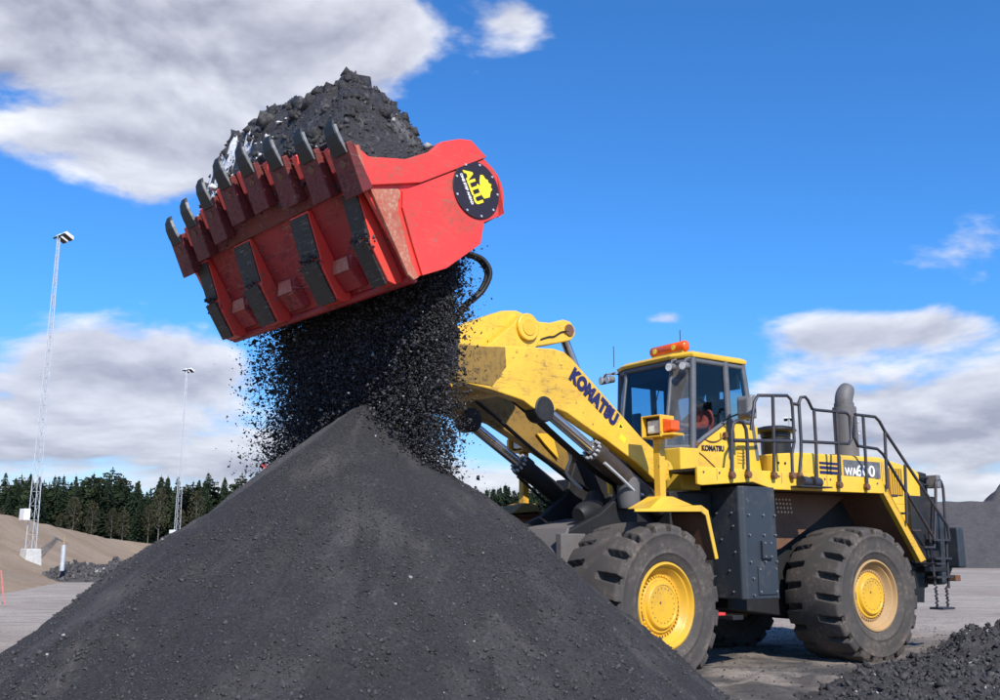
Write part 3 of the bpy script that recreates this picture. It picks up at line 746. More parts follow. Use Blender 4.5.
# cab lower body
DOOR = [(2.62, 2.66), (2.62, 3.03), (2.46, 3.12), (1.95, 3.42), (1.90, 3.425), (1.37, 3.425), (1.22, 2.66)]
b = MB(); b.prism(DOOR, .76, .80); b.prism(DOOR, -.80, -.76); b.box(1.24, 1.30, -.758, .758, 2.66, 3.42)
b.build('cab_side_panel', M['yellow_clean'], L, bevel=.008)
b = MB(); b.plan([(3.02, -.60), (3.02, .62), (2.98, .86), (2.64, .90), (2.64, -.90), (2.98, -.86)], 2.40, 3.0)
b.build('cab_base', M['yellow_clean'], L, bevel=.018)
b = MB(); b.box(3.022, 3.04, -.55, .50, 2.35, 2.97); b.build('cab_front_panel', M['dark'], L, bevel=.006)
b = MB(); b.tube([(2.61, .806, 2.98), (2.46, .806, 2.90), (2.13, .806, 2.68)], .008, 6); b.tube([(2.42, .806, 3.15), (2.32, .815, 3.125), (2.18, .815, 3.14), (2.02, .81, 3.22)], .008, 6, 4)
b.box(1.96, 2.04, .80, .85, 3.20, 3.28); b.box(2.58, 2.66, .80, .84, 3.04, 3.10); b.build('door_handle', M['rust'], L)
b = MB(); [b.box(1.60, 1.76, .800, .812, 2.84 + .05 * i, 2.865 + .05 * i) for i in range(6)]; b.build('door_louvre', M['yellow'], L)
text_obj('door_lettering', 'KOMATSU', .108, M['black_print'], L, (2.50, .803, 2.985), (-1, 0, .03), (0, 0, 1), bold=.006, squeeze=.88, spacing=1.06)
text_obj('door_number', '10', .14, M['black_print'], L, (2.13, .803, 3.165), (-1, 0, .03), (0, 0, 1), bold=.002, squeeze=.9)
# interior
b = MB(); b.box(1.30, 2.66, -.755, .755, 2.62, 2.70); b.build('cab_floor', M['black'], L)
b = MB(); b.box(1.50, 2.0, -.24, .30, 2.95, 3.12); b.prism([(1.62, 3.1), (1.48, 3.1), (1.36, 3.88), (1.46, 3.90)], -.22, .28); b.box(1.37, 1.46, -.10, .16, 3.88, 4.06); b.box(1.6, 1.9, -.1, .16, 2.70, 2.95)
b.build('operator_seat', M['seat'], L, bevel=.04, seg=3)
b = MB(); b.prism([(2.80, 2.72), (2.80, 3.10), (2.62, 3.22), (2.52, 3.16), (2.60, 2.72)], -.45, .45); b.box(2.0, 2.45, -.75, -.50, 2.7, 3.38)
b.build('dashboard', M['black'], L, bevel=.02)
b = MB(); b.tube([(2.60, .03, 3.1), (2.42, .03, 3.36)], .03, 8)
ring = [(2.42 + .19 * math.cos(a) * .82, .03 + .19 * math.sin(a), 3.38 + .19 * math.cos(a) * .57) for a in np.linspace(0, 2 * PI, 25)]
b.tube(ring, .015, 6); b.tube([ring[0], (2.42, .03, 3.37), ring[12]], .012, 6); b.build('steering_wheel', M['black'], L, smooth=60)
# roof fittings
b = MB(); b.tube([(2.62, -.04, 4.535), (2.62, -.01, 4.535), (2.62, .68, 4.535), (2.62, .71, 4.535)], [.05, .082, .082, .05], 12); bar = b.build('beacon_bar', M['orange'], L, smooth=50)
MB().box(2.57, 2.67, .02, .66, 4.43, 4.475).build('beacon_base', M['yellow'], bar, bevel=.006)
for y in (.10, .5): MB().cyl((2.695, y, 4.53), (2.705, y, 4.53), .04, n=12).build('beacon_reflector', M['yellow_print'], bar)
for (x, y, z) in ((2.60, .55, 4.46), (2.80, -.73, 4.40)):
    MB().tube([(x, y, z), (x, y, z + .34)], .006, 5).build('antenna', M['black'], L)
def work_light(x, y, z, yaw=0.0):
    b = MB(); d = Vector((math.cos(yaw), math.sin(yaw), -.12)).normalized(); p = Vector((x, y, z))
    b.tube([p - d * .09, p - d * .07, p + d * .03, p + d * .05], [.02, .05, .062, .065], 14); b.tube([p, p + Vector((-.02, 0, .10)), p + Vector((-.12, 0, .13))], .012, 6)
    o = b.build('work_light', M['grey_steel'], L, smooth=40)
    MB().cyl(p + d * .048, p + d * .056, .055, n=14).build('light_lens', M['lens'], o)
for (x, y) in ((2.86, .60), (2.78, .80), (2.88, -.74), (2.88, -.90)): work_light(x, y, 4.20, .15 if y > 0 else -.1)
MB().tube([(2.70, -.72, 4.3), (2.88, -.82, 4.30), (2.88, -.9, 4.24)], .014, 6).build('light_bracket', M['black'], L)
def mirror(s, x, y, z0, z1, w):
    b = MB(); b.loft([[(x - .05, y - w / 2, z0), (x - .05, y + w / 2, z0), (x - .05, y + w / 2, z1), (x - .05, y - w / 2, z1)],
                      [(x + .04, y - w / 2 + .01, z0 + .01), (x + .04, y + w / 2 - .01, z0 + .01), (x + .04, y + w / 2 - .01, z1 - .01), (x + .04, y - w / 2 + .01, z1 - .01)],
                      [(x + .09, y - w / 2 + .06, z0 + .06), (x + .09, y + w / 2 - .06, z0 + .06), (x + .09, y + w / 2 - .06, z1 - .06), (x + .09, y - w / 2 + .06, z1 - .06)]])
    o = b.build('mirror', M['grey_steel'], L, bevel=.02, seg=3)
    MB().tube([(x, y - s * w * .45, z0 + .10), (x + .05, s * .95, z0 + .06), (x + .1, s * .84, z0)], .014, 6).build('mirror_arm', M['black'], o)
mirror(1, 1.98, 1.22, 3.43, 3.78, .30); mirror(-1, 1.98, -1.22, 3.43, 3.78, .30)

# -- hood
HOOD = [(1.22, 2.66), (1.22, 2.99), (.6, 3.045), (-1.40, 3.07), (-2.30, 2.93), (-2.46, 2.85), (-2.46, 2.30), (-1.2, 2.30), (-1.0, 2.66)]
b = MB(); b.prism(HOOD, -1.0, 1.0); hood = b.build('engine_hood', M['yellow_clean'], L, bevel=.03, seg=3)
b = MB(); b.prism([(-2.34, 2.62), (-2.40, 2.80), (-2.52, 2.885), (-2.72, 2.86), (-2.72, 1.3), (-2.40, 1.3)], -.97, .97); b.build('radiator_shroud', M['dark'], L, bevel=.02)
b = MB(); b.prism([(-1.22, 2.31), (-2.22, 2.31), (-2.22, 1.95), (-1.95, 1.62), (-1.75, 1.62)], .93, 1.0); b.build('rear_side_panel', M['yellow_clean'], L, bevel=.01)
b = MB(); b.box(-1.57, -1.94, 1.001, 1.012, 2.46, 2.90); gr = b.build('side_grille', M['rust'], L)
for i in range(6):
    x = -1.60 - i * .062; MB().box(x, x - .022, 1.012, 1.035, 2.47, 2.89).build('grille_slat', M['yellow'], gr)
b = MB()
for z0, z1 in ((2.885, 2.925), (2.81, 2.86), (2.735, 2.785)): MB().box(.15, -.37, 1.0005, 1.004, z0, z1).build('hood_stripe', M['blue_print'], L)
pl = MB().box(-.44, -1.38, 1.001, 1.008, 2.715, 2.985).build('model_plate', M['plate_grey'], L, bevel=.003)
text_obj('model_letters', 'WA', .18, M['white_print'], pl, (-.46, 1.0095, 2.735), (-1, 0, .015), (0, 0, 1), bold=.004, squeeze=.98)
text_obj('model_number', '600', .25, M['white_print'], pl, (-.735, 1.0095, 2.737), (-1, 0, .015), (0, 0, 1), bold=.0035, squeeze=1.30, spacing=1.02)
MB().box(-1.42, -1.415, 1.0, 1.006, 2.66, 3.0).build('panel_seam', M['rust'], L)
b = MB(); b.box(-.50, -.90, 1.001, 1.03, 2.66, 2.71); b.build('hood_step', M['yellow'], L, bevel=.006)
for x in (.95, 1.1): MB().cyl((x, 1.0, 2.86), (x, 1.012, 2.86), .02, n=8).build('hood_latch', M['black_print'], L)
for x in (.56, -.40, -1.46):
    if x != -.40: MB().box(x, x - .006, 1.0005, 1.003, 2.67, 2.99).build('panel_seam', M['rust'], L)
for x in (3.0, 1.7, .7): MB().box(x, x - .006, 1.5505, 1.553, 2.50, 2.655).build('skirt_seam', M['rust'], L)
for x, z in ((3.25, 2.60), (2.95, 2.60), (1.75, 2.60), (.75, 2.60), (.62, 2.60), (-.5, 2.58)): MB().cyl((x, 1.55, z), (x, 1.562, z), .014, n=8).build('skirt_bolt', M['rust'], L)
# air intake pre-cleaner, exhaust
b = MB(); b.lathe([(.0001, 3.0), (.235, 3.0), (.235, 3.30), (.22, 3.32), (.235, 3.335), (.235, 3.39), (.30, 3.40), (.33, 3.43), (.30, 3.475), (.20, 3.50), (.0001, 3.505)], (.48, .45, 0), 32, 'z')
b.build('air_intake', M['black'], L, smooth=35)
b = MB(); b.lathe([(.0001, 3.0), (.195, 3.0), (.195, 3.95), (.165, 3.955), (.165, 4.02)], (-1.30, .45, 0), 28, 'z')
st = b.build('exhaust_stack', M['exhaust'], L, smooth=35)
b = MB(); b.tube([(-1.30, .45, 3.94), (-1.30, .45, 4.06), (-1.33, .45, 4.16), (-1.38, .45, 4.24), (-1.43, .45, 4.30)], [.15, .15, .148, .14, .115], 20, 4)
b.build('exhaust_elbow', M['exhaust'], st, smooth=40)
b = MB(); [b.cyl((-1.47, .56, z), (-1.50, .57, z), .022, n=8) for z in (3.3, 3.5, 3.7)]; b.build('heat_shield_bolts', M['galv'], st)
# -- handrails (left side) and their feet
RY = 1.585
def rail(paths, r=.024, y=RY):
    b = MB()
    for p in paths: b.tube([(x, y, z) for x, z in p], r, 8)
    return b.build('handrail', M['rail'], L, smooth=50)
rail([[(2.74, 2.58), (2.71, 3.17), (2.67, 3.28), (2.58, 3.33), (2.48, 3.32), (2.42, 3.22), (2.41, 3.08), (2.42, 2.59)], [(2.69, 3.05), (1.43, 3.11)]], .027)
rail([[(2.32, 3.22), (2.22, 3.62), (2.14, 3.72), (1.52, 3.77), (1.44, 3.72), (1.42, 3.62), (1.42, 3.11), (1.49, 2.92), (1.50, 2.64)], [(1.83, 3.75), (1.86, 3.08), (1.89, 2.63)]])
rail([[(1.35, 2.64), (1.29, 2.92), (1.27, 3.12), (1.27, 3.69), (1.22, 3.77), (1.12, 3.785), (1.06, 3.74), (.98, 3.62), (.90, 3.61), (.18, 3.62), (.11, 3.57), (.11, 3.22), (.18, 3.15), (1.27, 3.12)],
      [(.94, 3.61), (.94, 3.11), (.97, 2.60)], [(.43, 3.62), (.43, 3.14), (.45, 2.54)], [(1.42, 3.66), (1.27, 3.66)]])
rail([[(-.02, 3.61), (-.52, 3.61), (-.62, 3.55), (-.74, 3.40), (-2.21, 1.97), (-2.24, 1.75)], [(-.01, 3.58), (.04, 3.26), (-.04, 3.13), (-.52, 3.11), (-.66, 3.03), (-1.80, 1.78)], [(-.22, 3.61), (-.20, 2.54)], [(-.74, 3.38), (-.69, 2.50)], [(-1.20, 2.90), (-1.13, 1.98)]])
for x, z in ((2.74, 2.60), (2.42, 2.62), (1.89, 2.63), (1.50, 2.645), (1.35, 2.645), (.46, 2.55), (-.19, 2.54)):
    b = MB(); b.box(x - .035, x + .035, 1.552, 1.615, z - .075, z + .02); b.cyl((x, 1.552, z - .03), (x, 1.625, z - .03), .045, n=10); b.build('rail_foot', M['rust'], L, bevel=.006)
b = MB(); b.box(1.52, .82, 1.552, 1.74, 2.455, 2.475)
wlb = b.build('lamp_shelf', M['rail'], L, bevel=.005)
for x in (1.30, 1.06):
    b = MB(); b.tube([(x - .10, 1.64, 2.53), (x - .07, 1.64, 2.53), (x + .09, 1.64, 2.54)], [.05, .075, .08], 12); b.build('deck_lamp', M['rail'], L, smooth=40)
MB().lathe([(.0001, 3.0), (.11, 3.06), (.12, 3.085), (.0001, 3.10)], (-.55, .75, 0), 20, 'z').build('filler_cap', M['grey_steel'], L, smooth=40)
# -- rear stair, ladder, counterweight, lamps
stair = empty('stair', parent=L)
for i in range(5):
    t = i / 4; x = -.95 - 1.15 * t; z = 2.42 - 1.05 * t
    MB().box(x - .12, x + .12, 1.08, 1.50, z - .03, z).build('stair_tread', M['rail'], stair, bevel=.004)
b = MB(); b.prism([(-.78, 2.48), (-2.15, 1.18), (-2.25, 1.25), (-.82, 2.62)], 1.06, 1.078); b.build('stair_stringer', M['dark'], stair)
b = MB(); b.prism([(-2.72, 1.0), (-2.72, 2.15), (-2.9, 2.2), (-3.15, 2.0), (-3.15, 1.25), (-2.95, 1.0)], -1.25, 1.05); b.build('counterweight', M['tank'], L, bevel=.05, seg=3)
b = MB(); b.box(-2.0, -2.70, .98, 1.10, 1.30, 2.46); b.box(-2.1, -2.75, .7, 1.2, 1.22, 1.30); b.build('rear_frame_side', M['dark'], L, bevel=.015)
lad = empty('ladder', parent=L)
b = MB(); b.tube([(-2.72, 1.20, .95), (-2.80, 1.20, 2.40), (-2.78, 1.20, 2.66), (-2.70, 1.20, 2.74), (-2.60, 1.20, 2.68), (-2.56, 1.20, 2.40), (-2.40, 1.20, 1.6)], .024, 8, 3); b.tube([(-2.3, 1.2, 1.9), (-2.34, 1.2, 1.0)], .024, 8)
b.build('ladder_rail', M['rail'], lad, smooth=50)
for z in (1.12, 1.42, 1.72): MB().box(-2.30, -2.76, 1.10, 1.28, z, z + .03).build('ladder_rung', M['rail'], lad)
MB().box(-2.32, -2.66, 1.08, 1.32, .62, .655).build('ladder_step', M['rail'], lad)
b = MB()
for x in (-2.34, -2.64):
    for k in range(6): b.tube([(x + .02 * (k % 2), 1.2, .66 + k * .055), (x - .02 * (k % 2), 1.22, .71 + k * .055)], .020, 6)
b.build('ladder_chain', M['rail'], lad)
MB().box(-2.95, -3.10, .95, 1.20, 1.06, 1.16).build('tail_reflector', M['rust'], L, bevel=.01)
MB().box(-2.98, -3.18, 1.06, 1.28, 1.28, 1.95).build('rear_bumper_guard', M['tank'], L, bevel=.03, seg=3)
b = MB(); b.box(-2.62, -2.74, 1.00, 1.22, 2.60, 2.82); rm = b.build('rear_mirror', M['grey_steel'], L, bevel=.02)
b = MB(); b.tube([(-2.42, .98, 2.78), (-2.62, 1.05, 2.78)], .016, 6); b.tube([(-2.42, .98, 2.66), (-2.62, 1.05, 2.66)], .016, 6); b.tube([(-2.42, .98, 2.80), (-2.42, .98, 2.4)], .02, 6); b.build('rear_mirror_arm', M['black'], rm)

# ------------------------------------------------------------------ front frame of the loader
b = MB()
b.prism([(-1.9, .72), (-1.9, 1.45), (-1.45, 2.25), (-1.35, 2.95), (-.80, 2.95), (-.55, 2.35), (-.1, 2.05), (.55, 1.80), (.80, 1.35), (.62, .70)], .50, .60)
b.prism([(-1.9, .72), (-1.9, 1.45), (-1.45, 2.25), (-1.35, 2.95), (-.80, 2.95), (-.55, 2.35), (-.1, 2.05), (.55, 1.80), (.80, 1.35), (.62, .70)], -.60, -.50)
b.box(-1.9, .5, -.498, .498, .74, 1.15); b.box(-1.7, -.9, -.498, .498, 1.2, 2.3)
b.build('front_frame', M['dark'], L, FF, bevel=.015)
b = MB(); b.slab([(-.50, -.49, 1.98), (-.50, .49, 1.98), (.50, .49, 1.80), (.50, -.49, 1.80)][::-1], .03); b.slab([(.50, -.62, 1.84), (.50, .62, 1.84), (.78, .66, 1.36), (.78, -.66, 1.36)][::-1], .04)
b.box(.30, .74, .601, .70, 1.30, 1.78); nose = b.build('front_frame_cover', M['grey_dusty'], L, FF, bevel=.012)
b = MB(); b.tube([(.66, .20, 1.66), (.71, .22, 1.66), (.71, .36, 1.62), (.66, .38, 1.62)], .014, 6); b.build('lifting_eye', M['black'], nose, FF)
b = MB(); b.tube([(.15, .42, 2.02), (.02, .40, 2.06), (-.25, .30, 2.10), (-.42, .2, 2.30)], [.10, .14, .15, .12], 14, 4); b.build('brake_canister', M['dark'], L, FF, smooth=50)
b = MB(); b.lathe([(.0001, 2.1), (.14, 2.12), (.16, 2.2), (.16, 2.5), (.10, 2.56), (.0001, 2.57)], (-.52, .72, 0), 20, 'z'); b.build('accumulator', M['exhaust'], L, FF, smooth=40)
# front fenders with lamp posts
def front_fender(s):
    b = MB()
    out = [(.60, 2.035), (-.66, 2.12), (-.78, 2.06), (-.95, 1.47)]
    inn = [(.60, 2.035), (-.66, 2.12), (-.78, 2.06), (-.95, 1.47)]
    T = [(p[0], s * 1.80, p[1]) for p in out]; Ti = [(p[0], s * 1.22, p[1] + .01) for p in inn]; Ti[0] = (-.02, s * 1.22, 2.088)
    for i in range(3):
        q = [T[i], T[i + 1], Ti[i + 1], Ti[i]]
        b.slab(q if s > 0 else q[::-1], .012)
    b.prism([(.60, 2.02), (.60, 2.045), (-.66, 2.13), (-.79, 2.07), (-.96, 1.47), (-.90, 1.46), (-.74, 2.0), (-.64, 2.05)], s * 1.79, s * 1.81)
    ring0 = [(.22, s * 1.70, 2.07), (-.62, s * 1.70, 2.135), (-.62, s * 1.10, 2.135), (-.05, s * 1.10, 2.09)]
    ring1 = [(-.36, s * 1.42, 2.25), (-.58, s * 1.42, 2.25), (-.58, s * 1.18, 2.25), (-.36, s * 1.18, 2.25)]
    b.loft([ring0, ring1])
    ff = b.build('front_fender', M['yellow_clean'] if s > 0 else M['yellow_dirty_shaded'], L, FF, bevel=.008)  # far fender's darker yellow paints dirt and shade
    b = MB()
    for i in range(3):
        q = [(T[i][0], s * 1.785, T[i][2] - .02), (T[i + 1][0], s * 1.785, T[i + 1][2] - .02), (Ti[i + 1][0], s * 1.23, Ti[i + 1][2] - .03), (Ti[i][0], s * 1.23, Ti[i][2] - .03)]
        if i == 2: q = [(p[0] + .03, p[1], p[2]) for p in q]
        b.slab(q if s > 0 else q[::-1], .008)
    b.build('fender_liner', M['rust'], ff, FF)
    return ff
def headlight(s):
    b = MB(); b.box(-.52, -.41, s * 1.25, s * 1.36, 2.24, 3.0); po = b.build('lamp_post', M['yellow'], L, FF, bevel=.012)
    # hollow yellow housing, open towards the front
    x0, x1, y0, y1, z0, z1, w = -.58, -.30, 1.15, 1.48, 3.00, 3.29, .024
    b = MB()
    b.box(x0, x1, s * y0, s * (y0 + w), z0, z1); b.box(x0, x1, s * (y1 - w), s * y1, z0, z1)
    b.box(x0, x1, s * (y0 + w), s * (y1 - w), z0, z0 + w); b.box(x0, x1, s * (y0 + w), s * (y1 - w), z1 - w, z1); b.box(x0, x0 + w, s * (y0 + w), s * (y1 - w), z0 + w, z1 - w)
    hl = b.build('headlight', M['yellow'], L, FF, bevel=.01)
    MB().box(x0 + w, x1 - .05, s * (y0 + .06), s * (y1 - .06), z0 + .06, z1 - .06).build('headlight_lens', M['lens'], hl, FF, bevel=.02, seg=3)
    b = MB(); b.box(x0 + w + .001, x1 - .09, s * (y0 + w), s * (y1 - w), z0 + w, z1 - w); b.build('headlight_socket', M['black'], hl, FF)
    b = MB(); b.loft([[(-.56, s * 1.481, 3.06), (-.34, s * 1.481, 3.06), (-.34, s * 1.481, 3.24), (-.56, s * 1.481, 3.24)], [(-.54, s * 1.60, 3.09), (-.38, s * 1.60, 3.09), (-.38, s * 1.60, 3.21), (-.54, s * 1.60, 3.21)]]); b.build('turn_indicator', M['orange'], hl, FF, bevel=.012)
    b = MB(); b.prism([(-.58, 3.02), (-.32, 3.02), (-.36, 3.05), (-.56, 3.05)], s * 1.481, s * 1.64); b.build('indicator_guard', M['yellow'], hl, FF)
for s in (1, -1): front_fender(s); headlight(s)

# boom arms
BOOM = [(2.86, 3.62), (2.90, 3.78), (2.82, 3.93), (2.66, 3.98), (2.04, 3.975), (1.72, 4.02), (.92, 4.09), (.74, 4.07), (.60, 4.00), (.25, 3.75), (-.35, 3.33), (-.72, 3.07), (-1.10, 2.86), (-1.26, 2.78), (-1.30, 2.62), (-1.16, 2.48), (-.98, 2.50),
        (-.61, 2.72), (-.03, 2.985), (.27, 3.10), (.46, 3.18), (.70, 3.285), (.88, 3.32), (.98, 3.25), (1.12, 3.24), (1.30, 3.30), (1.45, 3.37), (1.62, 3.40), (2.02, 3.46), (2.50, 3.50), (2.74, 3.52)]
for s in (1, -1):
    b = MB(); b.prism(BOOM, s * .62, s * .80); bo = b.build('boom_arm', M['yellow_boom'] if s > 0 else M['yellow_dirty_shaded'], L, FF, bevel=.016)  # far arm's darker yellow paints dirt plus the near arm's shade
    b = MB(); b.cyl((1.10, s * .60, 3.30), (1.10, s * .815, 3.30), .165, n=28); b.build('cylinder_boss', M['dark'], bo, FF, smooth=40, bevel=.02)
    for (x, z, r) in ((2.70, 3.75, .15), (-1.14, 2.65, .14)):
        MB().cyl((x, s * .79, z), (x, s * .86, z), r, n=24).build('boom_pin', M['yellow_boom'], bo, FF, smooth=40)
    MB().prism([(2.84, 3.92), (2.04, 3.965), (1.76, 4.0), (1.74, 3.76), (1.96, 3.50), (2.50, 3.51), (2.80, 3.58)], s * .8005, s * .808).build('boom_shade_doubler', M['yellow_dirty_shaded'], bo, FF)  # enlarged dark plate paints dirt and the bucket's shadow on the boom end
    # lift cylinder
    p0 = Vector((1.06, s * .71, 3.34 if s > 0 else 3.26)); p1 = Vector((-1.15, s * .71, 2.14 if s > 0 else 2.05)); d = (p1 - p0).normalized()
    b = MB(); c0 = p0 + d * 1.02
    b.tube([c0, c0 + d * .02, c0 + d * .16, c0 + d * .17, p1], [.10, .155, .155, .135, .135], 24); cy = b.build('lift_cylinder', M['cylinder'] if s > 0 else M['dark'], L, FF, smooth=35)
    MB().cyl(p0, c0 + d * .05, .075, n=20).build('piston_rod', M['chrome'], cy, FF, smooth=40)
    b = MB(); [b.cyl(c0 + Vector((0, 0, 0)) + (d.orthogonal().normalized() * math.cos(a) + d.cross(d.orthogonal().normalized()) * math.sin(a)) * .125 - d * .03, c0 + (d.orthogonal().normalized() * math.cos(a) + d.cross(d.orthogonal().normalized()) * math.sin(a)) * .125 + d * .01, .018, n=6) for a in np.linspace(0, 2 * PI, 12, endpoint=False)]; tag(b.build('gland_bolts', M['galv'], cy, FF), kind='stuff')
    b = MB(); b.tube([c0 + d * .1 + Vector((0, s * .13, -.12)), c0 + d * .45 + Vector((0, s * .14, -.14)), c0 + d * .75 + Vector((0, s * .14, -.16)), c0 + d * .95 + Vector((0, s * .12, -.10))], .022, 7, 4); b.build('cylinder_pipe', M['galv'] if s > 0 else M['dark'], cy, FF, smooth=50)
    if s > 0:
        q = Vector((.62, .803, 3.735)); u = Vector((-.845, 0, -.535))
        text_obj('boom_lettering', 'KOMATSU', .245, M['blue_print'], bo, (.665, .8065, 3.745), (-.832, 0, -.555), (-.555, 0, .832), FF, bold=.019, squeeze=.815, spacing=1.10)
        MB().prism([(-.020, 3.505), (-.055, 3.482), (-.075, 3.435), (-.050, 3.452)], .8005, .808).build('boom_lettering_accent', M['blue_print'], bo, FF)
        tri = MB().prism([(-.27, 3.26), (-.37, 3.17), (-.24, 3.15)], .8005, .803); tri.build('warning_decal', M['yellow_print'], bo, FF)
        MB().prism([(-.285, 3.225), (-.335, 3.18), (-.265, 3.17)], .8031, .8045).build('warning_mark', M['black_print'], bo, FF)
        MB().prism([(-.30, 3.10), (-.40, 3.04), (-.36, 2.97), (-.26, 3.03)], .8005, .803).build('safety_decal', M['yellow_print'], bo, FF)
b = MB(); b.cyl((1.55, -.60, 3.70), (1.55, .60, 3.70), .24, n=28); b.build('boom_cross_tube', M['yellow_boom'], L, FF, smooth=40)
for y in (.24, -.24):
    b = MB(); b.prism([(1.80, 3.62), (1.20, 3.62), (.66, 4.34), (.72, 4.52), (.86, 4.62), (1.05, 4.60), (1.16, 4.46), (1.75, 4.0)], y - .05, y + .05); bk = b.build('crank_bracket', M['yellow_boom'], L, FF, bevel=.012)
CR = [(2.30, 4.16), (2.34, 4.00), (2.22, 3.90), (2.05, 3.96), (1.55, 4.10), (1.0, 4.16), (.60, 4.26), (.20, 4.36), (-.04, 4.43), (-.13, 4.52), (-.12, 4.62), (-.03, 4.70), (.10, 4.71), (.22, 4.67), (.36, 4.625), (.55, 4.61), (.75, 4.66), (.98, 4.70), (1.22, 4.66), (1.60, 4.50), (1.95, 4.34)]
b = MB(); b.prism(CR, -.15, .15); crank = b.build('bell_crank', M['yellow_boom'], L, FF, bevel=.02)
b = MB(); b.cyl((.93, .145, 4.45), (.93, .34, 4.45), .185, n=28); b.build('crank_boss', M['yellow_boom'], crank, FF, smooth=40, bevel=.015)
MB().cyl((.93, .335, 4.45), (.93, .352, 4.45), .115, n=24).build('crank_pin', M['yellow'], crank, FF, bevel=.006)
MB().cyl((0.0, .145, 4.57), (0.0, .17, 4.57), .085, n=24).build('crank_end_pin', M['rust'], crank, FF, bevel=.006)
MB().tube([(.56, .157, 4.36), (.40, .162, 4.42), (.30, .162, 4.44), (.16, .162, 4.52), (.03, .162, 4.55)], .011, 6, 4).build('grease_hose', M['black'], crank, FF)
b = MB(); b.cyl((-.62, 0, 3.42), (-1.25, 0, 2.35), .13, n=20); tc_ = b.build('tilt_cylinder', M['dark'], L, FF, smooth=40)
MB().cyl((0.0, 0, 4.57), (-.62, 0, 3.45), .065, n=18).build('tilt_rod', M['chrome'], tc_, FF, smooth=40)
b = MB(); b.prism([(2.14, 4.14), (2.32, 4.08), (2.98, 4.66), (2.92, 4.82), (2.80, 4.78)], .17, .25); b.prism([(2.14, 4.14), (2.32, 4.08), (2.98, 4.66), (2.92, 4.82), (2.80, 4.78)], -.25, -.17); b.build('bucket_link', M['yellow_boom'], L, FF, bevel=.012)
for i, y in enumerate((.30, .36, -.32)):
    MB().tube([(1.3, y, 3.52), (.9, y, 3.30), (.3, y, 2.95), (-.3, y, 2.62), (-.8, y, 2.42)], .028, 7, 4).build('hydraulic_hose', M['rubber'], L, FF, smooth=60)
MB().tube([(.30, .1, 3.1), (.1, .12, 3.0), (-.05, .1, 2.8), (-.02, .05, 2.6), (-.3, .05, 2.4)], .024, 7, 4).build('hydraulic_hose', M['galv'], L, FF, smooth=60)
MB().slab([(-.05, -.57, 3.20), (-.36, -.57, 3.22), (-.48, -.57, 2.86), (-.21, -.57, 3.06)], .03).build('boom_inner_guard', M['yellow_clean'], L, FF)
for y in (.35, .42):
    MB().tube([(2.60, y + .7, 4.95), (2.42, y + .75, 4.90), (2.33, y + .78, 4.74), (2.40, y + .72, 4.52), (2.56, y + .62, 4.34), (2.6, y + .4, 4.1)], .028, 8, 4).build('bucket_hose', M['rubber'], L, FF, smooth=60)

# ------------------------------------------------------------------ screening bucket
FW = Matrix.Translation((4.524, 16.509, 0)) @ Matrix.Rotation(HEAD, 4, 'Z') @ FF       # front-frame coordinates to the world
BO = Vector((3.3, 0, 4.2))
bucket = empty('screening_bucket', FW @ BO, HEAD + DA)
tag(bucket, 'red screening bucket with dark teeth, tilted up on the loader boom', 'bucket')
BX = Matrix.Translation(-BO)
PBX, PBZ, DX, DZ, NX, NZ = 3.96, 4.23, .537, .843, .843, -.537
def PB(y, s, o): return (PBX + DX * s + NX * o, y, PBZ + DZ * s + NZ * o)
def edge_s(y): return 1.42 + .30 * (1 - np.clip((abs(y) - .25) / 1.72, 0, 1))
def pbox(b, y0, y1, s0, s1, o00, o01, o10=None, o11=None):
    """block on the floor plate: offsets o00..o01 at s0 and o10..o11 at s1"""
    o10 = o00 if o10 is None else o10; o11 = o01 if o11 is None else o11
    return b.loft([[PB(y0, s0, o00), PB(y1, s0, o00), PB(y1, s0, o01), PB(y0, s0, o01)], [PB(y0, s1, o10), PB(y1, s1, o10), PB(y1, s1, o11), PB(y0, s1, o11)]])
HWB = 1.93
b = MB(); pbox(b, -HWB, HWB, 0, 1.06, -.04, 0); b.build('floor_plate', M['red_worn_shaded'], bucket, BX)
b = MB(); ys = [-HWB, -.25, .25, HWB]; poly = [(-HWB, 1.06)] + [(y, float(edge_s(y))) for y in ys] + [(HWB, 1.06)]
n_ = len(poly); vs = [PB(y, s, -.03) for y, s in poly] + [PB(y, s, .05) for y, s in poly]
b.add(vs, [tuple(range(n_ - 1, -1, -1)), tuple(range(n_, 2 * n_))] + [(i, (i + 1) % n_, (i + 1) % n_ + n_, i + n_) for i in range(n_)])
b.build('cutting_edge_plate', M['adapter'], bucket, BX)
b = MB(); b.tube([PB(-HWB - .02, 0, -.01), PB(HWB - .02, 0, -.01)], .05, 10); b.build('floor_lip', M['red_worn_shaded'], bucket, BX, smooth=50)
for y0, y1 in ((-1.86, -1.56), (-.86, -.46), (.46, .84), (1.50, 1.78)):
    b = MB(); prof = [(1.05, .045), (.55, .150), (.50, .18), (.08, .18), (.02, .12), (.0, 0)]
    ring = lambda y: [PB(y, 1.05, 0)] + [PB(y, s, o) for s, o in prof]
    b.loft([ring(y0), ring(y1)]); rb = b.build('floor_rib', M['red'], bucket, BX, bevel=.008)
    b = MB(); pbox(b, y0 + .006, y1 - .012, .56, 1.03, .150, .164, .052, .064); b.build('rib_wear_plate', M['wear'], rb, BX, bevel=.004)
    b = MB(); pbox(b, y0 + .006, y1 - .03, .06, .535, .181, .205); b.build('rib_wear_pad', M['wear'], rb, BX, bevel=.006)
